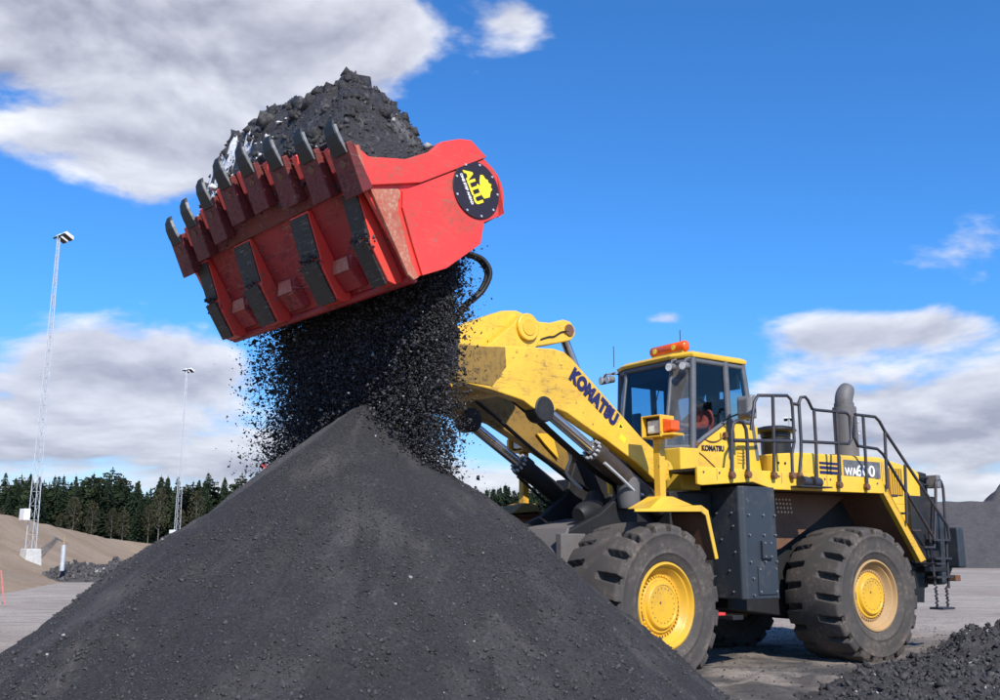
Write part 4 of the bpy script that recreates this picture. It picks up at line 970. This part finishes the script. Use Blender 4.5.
for yc in (-1.30, -.16, 1.02):
    b = MB(); b.loft([[PB(yc - .20, .47, .0), PB(yc + .17, .47, .0), PB(yc + .10, .45, .03), PB(yc - .17, .45, .03)], [PB(yc - .19, .32, .0), PB(yc + .19, .32, .0), PB(yc + .15, .32, .11), PB(yc - .17, .32, .11)], [PB(yc - .19, .10, 0), PB(yc + .19, .10, 0), PB(yc + .16, .10, .07), PB(yc - .18, .10, .07)]])
    ck = b.build('floor_chock', M['red_worn_shaded'], bucket, BX, bevel=.010)
    MB().slab([PB(yc - .17, .322, .113), PB(yc + .15, .322, .113), PB(yc + .10, .45, .034), PB(yc - .17, .45, .034)], .008).build('chock_lit_face', M['scuffed'], ck, BX)  # scuffed top facet, its sunlit brightness put into the lighter colour
for y in (-1.90, -1.36, -.81, -.27, .27, .81, 1.36, 1.88):
    se = float(edge_s(y))
    b = MB(); pbox(b, y - .17, y + .15, se - .47, se + .03, .051, .19, .051, .12); ad = b.build('tooth_adapter', M['adapter'], bucket, BX, bevel=.012)
    b = MB(); b.cyl(PB(y - .01, se - .14, .12), PB(y - .01, se - .14, .153), .045, n=12); b.build('adapter_bolt', M['rust'], ad, BX)
    # tooth: a blade bent inwards, dark outer face and sunlit side edge painted brighter
    st_ = [(-.06, .105, .150, .110, .105), (.05, .112, .155, .110, .100), (.15, .104, .148, .104, .088), (.23, .080, .124, .085, .066), (.285, .045, .080, .052, .040)]
    b = MB(); b.loft([[PB(y - w0, se + s, lo), PB(y + w1, se + s, lo), PB(y + w1, se + s, hi), PB(y - w0, se + s, hi)] for s, lo, hi, w0, w1 in st_])
    th_ = b.build('tooth', M['tooth'], bucket, BX, bevel=.01)
    b = MB(); b.loft([[PB(y + w1 + .002, se + s, lo + .005), PB(y + w1 + .014, se + s, lo + .005), PB(y + w1 + .014, se + s, hi - .006), PB(y + w1 + .002, se + s, hi - .006)] for s, lo, hi, w0, w1 in st_[:4]])
    b.build('tooth_lit_edge', M['tooth_lit_edge'], th_, BX)
    if y < 1.8:
        yg = y + .29; sg = float(edge_s(yg)); b = MB(); pbox(b, yg - .05, yg + .05, sg - .22, sg + .03, .051, .12, .051, .10); b.build('edge_lit_block', M['red'], bucket, BX, bevel=.02)  # added red block, stands for the sunlit plate edge between teeth
cy_ = []
for k in range(420):
    yc = rg.choice([-1.7, -.66, .66, 1.63]) + rg.normal(0, .09); sc = .52 + rg.normal(0, .05) - .0; cy_.append(PB(yc, sc, .172 + rg.random() * .02))
for k in range(260):
    yc = rg.uniform(-1.9, 1.9); cy_.append(PB(yc, float(edge_s(yc)) - rg.random() * .5, .055))
cy_ = np.array(cy_) - np.array(BO)[None]
v, f = rocks(cy_, .008 + .018 * rg.random(len(cy_)) ** 2, 44)
tag(np_obj('caked_dirt', v, f, M['clod_chip'], bucket), kind='stuff')
# end plates
EP = [(4.76, 5.44), (4.57, 5.34), (4.13, 5.43), (3.81, 5.60), (3.68, 5.74), (3.44, 5.84), (3.28, 5.87), (3.01, 5.70), (2.88, 5.53), (2.82, 5.25), (2.85, 5.16), (3.08, 5.01), (3.13, 4.76), (3.60, 4.40), (3.97, 4.23), (4.58, 5.04)]
STRIP = [(4.74, 5.43), (4.57, 5.34), (4.13, 5.43), (3.81, 5.60), (3.68, 5.74), (3.44, 5.84), (3.28, 5.87), (3.06, 5.735), (3.48, 5.49), (3.93, 5.23), (4.55, 5.05)]
circ = [(3.20 + .40 * math.cos(a), 5.33 + .385 * math.sin(a)) for a in np.linspace(R_(115), R_(215), 9)]
COVER = [(4.14, 5.10), (3.93, 5.215), (3.48, 5.475), (3.08, 5.71)] + circ + [(2.83, 5.14), (3.08, 5.00), (3.13, 4.75), (3.58, 4.40), (3.88, 4.27), (4.0, 4.55), (4.14, 4.92)]
for s in (1, -1):
    b = MB(); b.prism(EP, s * 1.89, s * 1.945); ep = b.build('end_plate', M['red'], bucket, BX, bevel=.008)
    b = MB(); b.prism(STRIP, s * 1.9455, s * 1.995); b.build('end_rim_plate', M['red'], ep, BX, bevel=.008)
    b = MB(); b.prism(COVER, s * 1.9455, s * 1.978); b.build('drive_cover', M['red'], ep, BX, bevel=.006)
    b = MB(); b.prism([(4.53, 5.02), (4.20, 5.10), (4.17, 5.05), (4.20, 4.96), (4.19, 4.84), (4.02, 4.36), (3.93, 4.24), (3.99, 4.20), (4.06, 4.24)], s * 1.9455, s * 1.985); b.build('corner_wear_bar', M['scuffed'], ep, BX, bevel=.006)
    b = MB(); b.tube([(4.70, s * 1.98, 5.42), (4.60, s * 1.98, 5.10)], .028, 8); b.build('corner_rod', M['scuffed'], ep, BX)
    dc = MB().cyl((3.20, s * 1.979, 5.33), (3.20, s * 1.994, 5.33), .315, n=56).build('badge', M['black_print'], bucket, BX, bevel=.004)
    for k in range(9):
        a = 2 * PI * k / 9 + .3; MB().cyl((3.20 + .287 * math.cos(a), s * 1.994, 5.33 + .287 * math.sin(a)), (3.20 + .287 * math.cos(a), s * 2.003, 5.33 + .287 * math.sin(a)), .013, n=8).build('badge_bolt', M['galv'], dc, BX)
    if s > 0:
        u = Vector((-.47, 0, -.883)); v = Vector((-.883, 0, .47))
        text_obj('badge_lettering', 'ALLU', .155, M['yellow_print'], dc, (3.385, 1.9965, 5.495), u, v, BX, bold=.007, squeeze=1.05)
        text_obj('badge_slogan', 'ONE STEP AHEAD', .043, M['white_print'], dc, (3.432, 1.9965, 5.452), u, v, BX, bold=.002, squeeze=1.0)
        hand = [(.0, -.085), (-.085, -.055), (-.10, .01), (-.13, .045), (-.105, .065), (-.12, .10), (-.075, .115), (-.07, .145), (-.035, .15), (.0, .19), (.04, .185), (.055, .11), (.05, .05), (.085, .075), (.10, .06), (.06, -.02)]
        ce, se_ = math.cos(R_(-4)), math.sin(R_(-4))
        hp_ = [(3.105 + .95 * (x * ce - z * se_), 5.335 + .95 * (x * se_ + z * ce)) for x, z in hand]
        MB().prism(hp_, 1.9945, 1.998).build('badge_hand', M['yellow_print'], dc, BX)
# back wall, drums, hitch
SH = [(3.13, 4.76), (3.08, 5.01), (2.85, 5.16), (2.82, 5.25), (2.88, 5.53), (3.01, 5.70), (3.28, 5.87)]
b = MB()
for i in range(len(SH) - 1):
    (xa, za), (xb, zb) = SH[i], SH[i + 1]; b.slab([(xa, -1.889, za), (xb, -1.889, zb), (xb, 1.889, zb), (xa, 1.889, za)], .03)
b.build('back_wall', M['red_worn_shaded'], bucket, BX)
for cxz in ((3.74, 4.50), (3.48, 4.68), (3.24, 4.90)):
    b = MB(); b.cyl((cxz[0], -1.88, cxz[1]), (cxz[0], 1.88, cxz[1]), .07, n=12)
    for k in range(28): yk = -1.82 + k * .135; b.cyl((cxz[0], yk, cxz[1]), (cxz[0], yk + .03, cxz[1]), .15, n=8)
    b.build('screening_drum', M['wear'], bucket, BX)
for y in (.45, .93, -.45, -.93):
    b = MB(); b.prism([(3.10, 4.98), (3.16, 4.74), (2.88, 3.68), (2.74, 3.60), (2.60, 3.64), (2.62, 4.1), (2.78, 4.9), (2.86, 5.14)], y - .035, y + .035); b.build('hitch_plate', M['wear'], bucket, BX, bevel=.01)
b = MB(); b.box(2.90, 3.06, -1.3, 1.3, 4.45, 4.80); b.build('hitch_beam', M['wear'], bucket, BX, bevel=.02)

# material heaped in the bucket (front-frame coordinates)
def heap_z(x, y):
    front = 4.82 + .16 * (1 - np.clip((np.abs(y) - .25) / 1.72, 0, 1))
    t = np.clip((x - 3.05) / (front - 3.05), 0, 1.1)
    z = 5.66 + (.0) * t + .22 * (1 - (np.abs(y) / 1.97) ** 2) * t
    z = z + .84 * np.exp(-((x - 4.14) / .44) ** 2 - ((y - .92) / .72) ** 2) + .72 * np.exp(-((x - 4.36) / .40) ** 2 - ((y + .10) / .70) ** 2)
    z = z + .25 * np.exp(-((x - 3.75) / .35) ** 2 - ((y - 1.35) / .45) ** 2) + .58 * np.exp(-((x - 4.46) / .34) ** 2 - ((y + .95) / .55) ** 2) + .52 * np.exp(-((x - 4.48) / .32) ** 2 - ((y + 1.65) / .45) ** 2)
    z = z - .30 * sstep(front - .30, front + .10, x) - .12 * sstep(3.45, 3.15, x)
    rim = np.interp(x, [2.9, 3.28, 3.44, 3.68, 3.81, 4.13, 4.57, 4.8], [5.55, 5.80, 5.78, 5.70, 5.56, 5.42, 5.33, 5.42]); wr = np.where(y > 0, sstep(1.35, 1.885, y), sstep(1.66, 1.90, -y)) ** 1.5; z = z * (1 - wr) + rim * wr
    lipz = 4.23 + (x - 3.935) * 1.57 + .03 + (.10 * np.abs(fbm(x * 8, y * 8, 4, 96)) + .03 * np.abs(fbm(x * 26, y * 26, 2, 97))) * sstep(4.98, 4.80, x)
    n1 = fbm(x * 2.6, y * 2.6, 4, 91, .55); n2 = fbm(x * 9, y * 9, 4, 92, .6)
    z = np.maximum(lipz, z + .27 * n1 * sstep(1.95, 1.5, np.abs(y)) + .10 * np.abs(n2) + .035 * np.abs(fbm(x * 24, y * 24, 3, 93)) - .03 * wr)
    edge = 3.955 + .537 * edge_s(y); w = sstep(edge - .30, edge - .01, x) ** 1.4
    return z * (1 - w) + (4.23 + (x - 3.935) * 1.57 + .035) * w
hx = np.arange(3.05, 5.04, .022); hy = np.arange(-1.885, 1.886, .022)
X, Y = np.meshgrid(hx, hy, indexing='ij'); Z = heap_z(X, Y)
# keep only what lies inside the cutting edge
lim = 3.955 + .537 * edge_s(Y); F = grid_faces(len(hx), len(hy)); keep = ((X - lim).ravel()[F].max(1) < .012)
def to_world(P):
    P4 = np.concatenate([P, np.ones((len(P), 1))], 1); return (P4 @ np.array(FW).T)[:, :3]
V = np.stack([X.ravel(), Y.ravel(), Z.ravel()], 1); F = F[keep]; used = np.zeros(len(V), bool); used[F.ravel()] = True; idx = np.cumsum(used) - 1
load = np_obj('soil_load', to_world(V[used]), idx[F], M['soil'], smooth=False)
PV = V[used]; lipd = lim.ravel()[used] - PV[:, 0]
pale = sstep(.08, .22, fbm(PV[:, 0] * 5, PV[:, 1] * 4, 4, 98) + .80 * sstep(-.3, -1.1, PV[:, 1]) - .34) * sstep(.70, .45, lipd) * sstep(.06, .14, lipd) * sstep(.2, -.3, PV[:, 1])
at = load.data.attributes.new('snow', 'FLOAT', 'POINT'); at.data.foreach_set('value', np.clip(pale, 0, 1).astype(np.float32))
tag(load, 'heaped load of wet dark soil and stones overfilling the red bucket', 'soil')
N = 5500
cx = rg.uniform(3.3, 4.9, N); cy = rg.uniform(-1.8, 1.8, N); ok = cx < 4.74 + .17 * (1 - np.clip((np.abs(cy) - .25) / 1.72, 0, 1)); cx = cx[ok]; cy = cy[ok]
sz = .007 + .016 * rg.random(len(cx)) ** 2 + .05 * rg.random(len(cx)) ** 16
v, f = rocks(to_world(np.stack([cx, cy, heap_z(cx, cy) + sz * .15], 1)), sz, 12, 1.0, 'stone')
tag(np_obj('soil_lumps', v, f, M['clod_chip'], load), kind='stuff')
cx = rg.uniform(3.5, 4.75, 260); cy = rg.uniform(-1.7, 1.6, 260); sz = .03 + .09 * rg.random(260) ** 2
v, f = rocks(to_world(np.stack([cx, cy, heap_z(cx, cy) - sz * .25], 1)), sz, 13, 1.0, 'lump')
tag(np_obj('soil_clods', v, f, M['soil'], load), kind='stuff')
cy = np.concatenate([rg.uniform(-1.85, -.55, 14), rg.uniform(-.5, .5, 10)]); cx = 4.76 + .15 * (1 - np.clip((np.abs(cy) - .25) / 1.72, 0, 1)) - rg.random(len(cy)) * .18
cx[14:] -= .15
sz = np.concatenate([.03 + .05 * rg.random(14), .02 + .04 * rg.random(10)])
v, f = rocks(to_world(np.stack([cx, cy, heap_z(cx, cy) + sz * .5], 1)), sz, 14, .55, 'stone')
tag(np_obj('white_clumps', v, f, M['pale'], load), kind='stuff')

# gravel raining from the drums onto the pile
N = 150000
yy = rg.uniform(-2.25, 1.80, N * 3); xx = 3.27 + rg.normal(0, .17, N * 3) + .22 * np.clip(-yy, 0, 2) / 2; u = rg.random(N * 3)
zt = np.clip(4.23 + (3.97 - xx) * .66, 4.2, 4.85) + .05
P = np.stack([xx, yy, np.zeros_like(xx)], 1); W = to_world(P); zb = np.maximum(pile_h(W[:, 0], W[:, 1]), 0)
zz = zt - (zt - zb) * u ** .9
fall = zt - zz
yy = yy * (1 - .07 * np.clip(fall, 0, 2) * (yy > 0)) + rg.normal(0, .04, N * 3) * fall * 2
xx = xx + rg.normal(0, .05, N * 3) * fall
lim_y = 1.74 - .10 * fall
edge = np.clip((2.2 + np.minimum(yy, 0)) / 1.2, 0, 1) * np.clip((1.82 - np.maximum(yy, 0)) / .25, 0, 1)
clump = .22 + 1.0 * vnoise(yy * 4.2 + 9, xx * 3 + zz * .45, 55)
ok = (yy < lim_y) & (yy > -2.3) & (rg.random(N * 3) < (.08 + .92 * edge) * clump)
low = fall > .9; ok &= ~(low & (np.abs(yy - .1) > 1.25) & (rg.random(N * 3) < .55))
xx, yy, zz = xx[ok][:N], yy[ok][:N], zz[ok][:N]
sz = .0065 + .008 * rg.random(len(xx)) ** 2 + .020 * rg.random(len(xx)) ** 10
k_ = 90000; ii = rg.integers(0, len(xx), k_)
xx = np.concatenate([xx, xx[ii] + rg.normal(0, .05, k_)]); yy = np.concatenate([yy, yy[ii] + rg.normal(0, .07, k_)]); zz = np.concatenate([zz, zz[ii] + rg.normal(0, .12, k_)])
sz = np.concatenate([sz, .0028 + .003 * rg.random(k_)])
v, f = rocks(to_world(np.stack([xx, yy, zz], 1)), sz, 16, 1.0, 'chip')
tag(np_obj('falling_gravel', v, f, M['falling']), 'curtain of dark gravel chips falling from the bucket onto the pile', 'gravel', kind='stuff')

# ------------------------------------------------------------------ operator in the cab
def make_person():
    root = empty('person', tuple((Matrix.Translation((4.524, 16.509, 0)) @ Matrix.Rotation(HEAD, 4, 'Z')) @ Vector((1.72, .03, 3.12))), HEAD)
    tag(root, 'person in an orange high-visibility jacket sitting at the wheel in the cab', 'person')
    J = {'pelvis': ((0, 0, .06), .15), 'waist': ((-.03, 0, .22), .14), 'chest': ((-.03, 0, .42), .165), 'neckb': ((-.01, 0, .56), .085), 'neck': ((.01, 0, .62), .058), 'jaw': ((.045, 0, .70), .075), 'skull': ((.03, 0, .79), .098), 'crown': ((.02, 0, .86), .07),
         'nose': ((.125, 0, .745), .018)}
    E_ = [('pelvis', 'waist'), ('waist', 'chest'), ('chest', 'neckb'), ('neckb', 'neck'), ('neck', 'jaw'), ('jaw', 'skull'), ('skull', 'crown'), ('jaw', 'nose')]
    for s, t in ((1, 'l'), (-1, 'r')):
        J.update({'sh' + t: ((-.02, s * .19, .51), .085), 'el' + t: ((.20, s * .27, .30), .060), 'wr' + t: ((.46, s * .15, .30), .042), 'pa' + t: ((.54, s * .14, .31), .040),
                  'hp' + t: ((.02, s * .10, .03), .115), 'kn' + t: ((.46, s * .15, .02), .085), 'an' + t: ((.58, s * .15, -.36), .058), 'to' + t: ((.74, s * .16, -.39), .045), 'ear' + t: ((.02, s * .105, .76), .020)})
        E_ += [('chest', 'sh' + t), ('sh' + t, 'el' + t), ('el' + t, 'wr' + t), ('wr' + t, 'pa' + t), ('pelvis', 'hp' + t), ('hp' + t, 'kn' + t), ('kn' + t, 'an' + t), ('an' + t, 'to' + t), ('skull', 'ear' + t)]
        for k in range(4):
            a = 'f%d%s' % (k, t); J[a + 'a'] = ((.59, s * (.16 - .022 * k), .335 - .01 * k), .011); J[a + 'b'] = ((.615, s * (.155 - .022 * k), .300 - .01 * k), .010); E_ += [('pa' + t, a + 'a'), (a + 'a', a + 'b')]
        J['th' + t] = ((.55, s * .085, .345), .012); E_ += [('pa' + t, 'th' + t)]
    def skin(name, keys, mat, parent, extra=0.0):
        ks = [k for k in J if k in keys]; ix = {k: i for i, k in enumerate(ks)}
        me = bpy.data.meshes.new(name); me.from_pydata([J[k][0] for k in ks], [(ix[a], ix[b]) for a, b in E_ if a in ix and b in ix], [])
        o = bpy.data.objects.new(name, me); link(o, parent); me.materials.append(mat)
        o.modifiers.new('skin', 'SKIN'); sb = o.modifiers.new('sub', 'SUBSURF'); sb.levels = sb.render_levels = 2
        me.skin_vertices or None
        for k in ks:
            r = J[k][1] + extra; me.skin_vertices[0].data[ix[k]].radius = (r, r)
        me.skin_vertices[0].data[ix['pelvis' if 'pelvis' in ix else ks[0]]].use_root = True
        for q in me.polygons: q.use_smooth = True
        return o
    body = skin('body', set(J), M['skin'], root)
    skin('jacket', {'pelvis', 'waist', 'chest', 'neckb', 'shl', 'shr', 'ell', 'elr', 'wrl', 'wrr'}, M['jacket'], root, .016)
    skin('trousers', {'pelvis', 'hpl', 'hpr', 'knl', 'knr', 'anl', 'anr'}, M['cloth_dark'], root, .014)
    b = MB(); b.lathe([(.098, .80), (.112, .805), (.114, .84), (.10, .89), (.06, .925), (.0001, .935)], (.028, 0, 0), 24, 'z'); b.plan([(.12, -.07), (.20, -.05), (.215, 0), (.20, .05), (.12, .07)], .80, .812)
    b.build('cap', M['cloth_dark'], root, smooth=40)
    b = MB(); [b.lathe([(.0001, -.012), (.010, -.006), (.012, 0), (.010, .006), (.0001, .012)], (.118, y, .765), 10, 'z') for y in (.035, -.035)]; b.build('eyes', M['black'], root)
    MB().tube([(.125, -.028, .70), (.132, 0, .698), (.125, .028, .70)], .006, 6).build('mouth', M['red_post'], root)
    return root
make_person()

# ------------------------------------------------------------------ light masts, posts
def light_mast(loc, h, w, label, turn, boxz=None, group='floodlight masts'):
    root = empty('light_mast', loc, turn); tag(root, label, 'light mast', group)
    b = MB(); b.loft([[(-w * .9, -w * .9, -.6), (w * .9, -w * .9, -.6), (w * .9, w * .9, -.6), (-w * .9, w * .9, -.6)], [(-w * .75, -w * .75, .5), (w * .75, -w * .75, .5), (w * .75, w * .75, .5), (-w * .75, w * .75, .5)]]); b.build('mast_footing', M['concrete'], root, bevel=.04)
    def P(k, z):
        a = 2 * PI * k / 3 + .5; rr = (w * .60) * (1 - z / h) + .07 * z / h; return Vector((rr * math.cos(a), rr * math.sin(a), z))
    for k in range(3):
        MB().tube([P(k, .4), P(k, h)], .024, 6).build('mast_leg', M['galv'], root)
    zs = list(np.linspace(.5, h, int(h / .75)))
    b = MB()
    for i in range(len(zs) - 1):
        for k in range(3):
            b.tube([P(k, zs[i]), P((k + 1) % 3, zs[i + 1])], .009, 4)
            b.tube([P(k, zs[i]), P((k + 1) % 3, zs[i])], .008, 4)
    tag(b.build('lattice_bracing', M['galv'], root), kind='stuff')
    MB().tube([(-.60, 0, h), (.60, 0, h)], .06, 6).build('cross_arm', M['black'], root)
    for x in (-.36, .34):
        b = MB(); Rm = Matrix.Translation((x, .1, h + .12)) @ Matrix.Rotation(R_(-28), 4, 'X')
        b.loft([[Rm @ Vector(q) for q in [(-.24, -.05, -.06), (.24, -.05, -.06), (.24, .60, -.06), (-.24, .60, -.06)]], [Rm @ Vector(q) for q in [(-.21, .0, .13), (.21, .0, .13), (.19, .50, .16), (-.19, .50, .16)]]])
        fl = b.build('floodlight', M['white_box'], root, bevel=.03)
        b = MB(); b.box(-.21, .21, .0, .56, -.085, -.062, Rm); b.build('floodlight_glass', M['black'], fl)
    if boxz: MB().box(-.32, .28, -w * .62 - .34, -w * .62, boxz, boxz + .62).build('switch_box', M['white_box'], root, bevel=.03)
    return root
light_mast((-25.3, 55, 1.1), 18.1, .52, 'tall lattice floodlight mast with white switch box on the bank at far left', R_(-40), 2.0)
light_mast((-33.4, 105, 1.6), 18.7, .62, 'distant lattice floodlight mast in front of the forest, just left of the pile', R_(-30), 1.3)
light_mast((34.9, 120, 0), 17.0, .5, 'far floodlight mast seen between the loader handrails', R_(-10))
post = empty('marker_post', (-21.4, 50, .85)); tag(post, 'short pale marker post with thin brown tip beside the left floodlight mast', 'post')
MB().cyl((0, 0, -.3), (0, 0, .93), .115, n=16).build('post_sleeve', M['galv'], post, smooth=40)
MB().cyl((0, 0, .93), (0, 0, 1.30), .035, n=10).build('post_tip', M['rim_dusty'], post, smooth=40)
st = MB(); st.tube([(-14.62, 30, .98), (-14.35, 29.9, -.2)], .022, 6); tag(st.build('marker_stake', M['faded_red']), 'leaning red marker stake at the left edge of the yard', 'stake')
pk = empty('traffic_marker', (-8.0, 34.0, 0)); tag(pk, 'small red marker showing just behind the left shoulder of the pile', 'marker')
MB().tube([(0, 0, 0), (0, 0, 4.3)], .03, 6).build('marker_pole', M['galv'], pk); MB().box(-.07, .07, -.02, .02, 4.25, 4.42).build('marker_board', M['red_post'], pk)

# ------------------------------------------------------------------ forest edge
def tree_mats():
    out = {}
    for nm, lo, hi in (('spruce', (.010, .020, .012), (.030, .048, .022)), ('pine', (.016, .028, .014), (.045, .060, .026)), ('birch_twig', (.035, .034, .020), (.070, .064, .034))):
        m, t, p = new_mat(nm + '_foliage'); g = t.nodes.new('ShaderNodeNewGeometry'); oi = t.nodes.new('ShaderNodeObjectInfo')
        col = mixc(t, g.outputs['Random Per Island'], lo, hi); c2 = tuple(q * .62 for q in lo); col = mixc(t, maprange(t, oi.outputs['Random'], 0, 1, 0, .45, False), col, c2)
        t.links.new(col, p.inputs['Base Color']); p.inputs['Roughness'].default_value = .85; p.inputs['Specular IOR Level'].default_value = .2; out[nm] = m
    return out
TM = tree_mats(); M['bark'] = plain('bark', (.06, .045, .035), .9, 0, .3, 8); M['birch_bark'] = plain('birch_bark', (.13, .12, .105), .8, 0, .4, 5)
def conifer_mesh(seed, h, spread, bare, kind):
    rr = random.Random(seed); v = []; f = []
    z = h * bare
    while z < h * .985:
        t = (z - h * bare) / (h * (1 - bare)); Rr = spread * ((1 - t) ** .85 + .03) * (.75 + .4 * rr.random())
        if kind == 'pine': Rr = spread * math.sin(PI * min(1, .18 + .85 * t)) ** .7 * (.7 + .5 * rr.random())
        n = max(4, int(8 * (1 - t) + 4)); a0 = rr.random() * 6.28
        for k in range(n):
            a = a0 + 2 * PI * k / n + rr.uniform(-.25, .25); L_ = Rr * rr.uniform(.65, 1.12); dr = (-.28 if kind == 'spruce' else .10) * L_
            dx, dy = math.cos(a), math.sin(a); sx_, sy_ = -dy, dx
            for q in range(4):
                s0 = .12 + .22 * q; s1 = s0 + .34; w = (.30 - .04 * q) * (.45 + L_ * .28) * rr.uniform(.7, 1.3)
                zz0 = z + dr * s0 + rr.uniform(-.12, .12); zz1 = z + dr * s1 + rr.uniform(-.22, .06)
                i = len(v)
                v += [(dx * L_ * s0 + sx_ * w, dy * L_ * s0 + sy_ * w, zz0 - .16 * w), (dx * L_ * s0 - sx_ * w, dy * L_ * s0 - sy_ * w, zz0 + .10 * w), (dx * L_ * s1 + sx_ * w * rr.uniform(-.4, .4), dy * L_ * s1, zz1)]
                f.append((i, i + 1, i + 2))
                i = len(v); v += [(dx * L_ * s0, dy * L_ * s0, zz0 + .1), (dx * L_ * s1, dy * L_ * s1, zz1), (dx * L_ * (s0 + s1) * .5 + sx_ * .08, dy * L_ * (s0 + s1) * .5, zz0 - .42 * rr.random() - .18)]; f.append((i, i + 1, i + 2))
        z += h * (.028 if kind == 'spruce' else .034) * rr.uniform(.7, 1.25)
    i = len(v); v += [(-.06, 0, h * .95), (.06, 0, h * .95), (0, 0, h * 1.03)]; f.append((i, i + 1, i + 2))
    return v, f
def birch_mesh(seed, h):
    rr = random.Random(seed); v = []; f = []
    for k in range(900):
        t = rr.random() ** .8; z = h * (.32 + .68 * t); Rr = h * .17 * math.sin(PI * min(1, .12 + .83 * t)) ** .6; a = rr.random() * 6.28; q = Rr * math.sqrt(rr.random())
        c = (q * math.cos(a), q * math.sin(a), z); s = rr.uniform(.10, .26); i = len(v)
        for m_ in range(3): v.append((c[0] + rr.uniform(-s, s), c[1] + rr.uniform(-s, s), c[2] + rr.uniform(-s, s * 1.3)))
        f.append((i, i + 1, i + 2))
    return v, f
PT = []
specs = [('spruce', 13.0, 2.9, .04), ('spruce', 11.0, 2.6, .03), ('spruce', 14.5, 2.7, .05), ('spruce', 9.0, 2.5, .02), ('pine', 12.5, 2.8, .22), ('pine', 11.0, 3.0, .15), ('birch', 8.5, 0, 0), ('birch', 7.0, 0, 0)]
for i, (kind, h, sp, bare) in enumerate(specs):
    if kind == 'birch': v, f = birch_mesh(40 + i, h)
    else: v, f = conifer_mesh(20 + i, h, sp, bare, kind)
    cm = bpy.data.meshes.new('crown'); cm.from_pydata(v, [], f); cm.materials.append(TM['birch_twig' if kind == 'birch' else kind])
    b = MB(); r0 = (h * .012 + .03) * (.6 if kind == 'birch' else 1); b.tube([(0, 0, -.6), (.03, 0, h * .3), (0, .04, h * .7), (0, 0, h * .97)], [r0 * 1.3, r0, r0 * .6, .02], 7)
    if kind == 'birch':
        rr = random.Random(i)
        for k in range(9):
            z = h * (.3 + .06 * k); a = rr.random() * 6.28; b.tube([(0, 0, z), (h * .10 * math.cos(a), h * .10 * math.sin(a), z + h * .13)], [.035, .012], 5)
    to = b.build('trunk', M['birch_bark' if kind == 'birch' else 'bark'], None, smooth=60); tm = to.data; bpy.data.objects.remove(to)
    PT.append((kind, cm, tm, h))
def plant(i, x, y, z, s, rz, label, group, wide=1.0):
    kind, cm, tm, h = PT[i]; r = empty({'spruce': 'spruce_tree', 'pine': 'pine_tree', 'birch': 'birch_tree'}[kind], (x, y, z), rz); r.scale = (s * wide, s * wide, s)
    tag(r, label, 'tree', group); link(bpy.data.objects.new('crown', cm), r); link(bpy.data.objects.new('trunk', tm), r)
rt = random.Random(77)
LAB = {'spruce': ('dark spruce in the dense forest edge behind the left bank', 'spruces of the left forest edge'), 'pine': ('tall bare-stemmed pine in the forest edge behind the left bank', 'pines of the left forest edge'), 'birch': ('small brownish leafless birch at the foot of the left forest edge', 'birches of the left forest edge')}
LAB2 = {'spruce': ('dark spruce far behind the boom, seen under the raised arms', 'spruces behind the boom'), 'pine': ('distant pine far behind the boom, seen under the raised arms', 'pines behind the boom')}
for row, (Y0, n, zz) in enumerate(((127, 52, 1.4), (132, 52, 1.6), (139, 50, 1.8), (148, 48, 2.0))):
    for k in range(n):
        x = -86 + 66 * (k + rt.uniform(-.4, .4)) / n; i = rt.choice([0, 0, 1, 2, 2, 3, 4, 4, 5, 1]); kind = PT[i][0]
        s = rt.uniform(7.0, 10.2) / PT[i][3] * (1.0 if x < -45 else .93)
        if rt.random() < .10: s *= 1.16
        plant(i, x, Y0 + rt.uniform(-3, 3), zz, s, rt.random() * 6.28, *LAB[kind], wide=1.3)
for k in range(14):
    x = -62 + 30 * (k + rt.uniform(-.4, .4)) / 14; i = rt.choice([6, 7]); plant(i, x, 122 + rt.uniform(-2, 2), 1.6, rt.uniform(.5, .85), rt.random() * 6.28, *LAB['birch'])
for row, (Y0, n) in enumerate(((162, 38), (167, 38), (173, 34))):
    for k in range(n):
        x = -16 + 36 * (k + rt.uniform(-.4, .4)) / n; i = rt.choice([0, 1, 2, 3, 4, 5]); plant(i, x, Y0 + rt.uniform(-3, 3), .2, rt.uniform(9.6, 11.8) / PT[i][3], rt.random() * 6.28, *LAB2[PT[i][0]], wide=1.45)
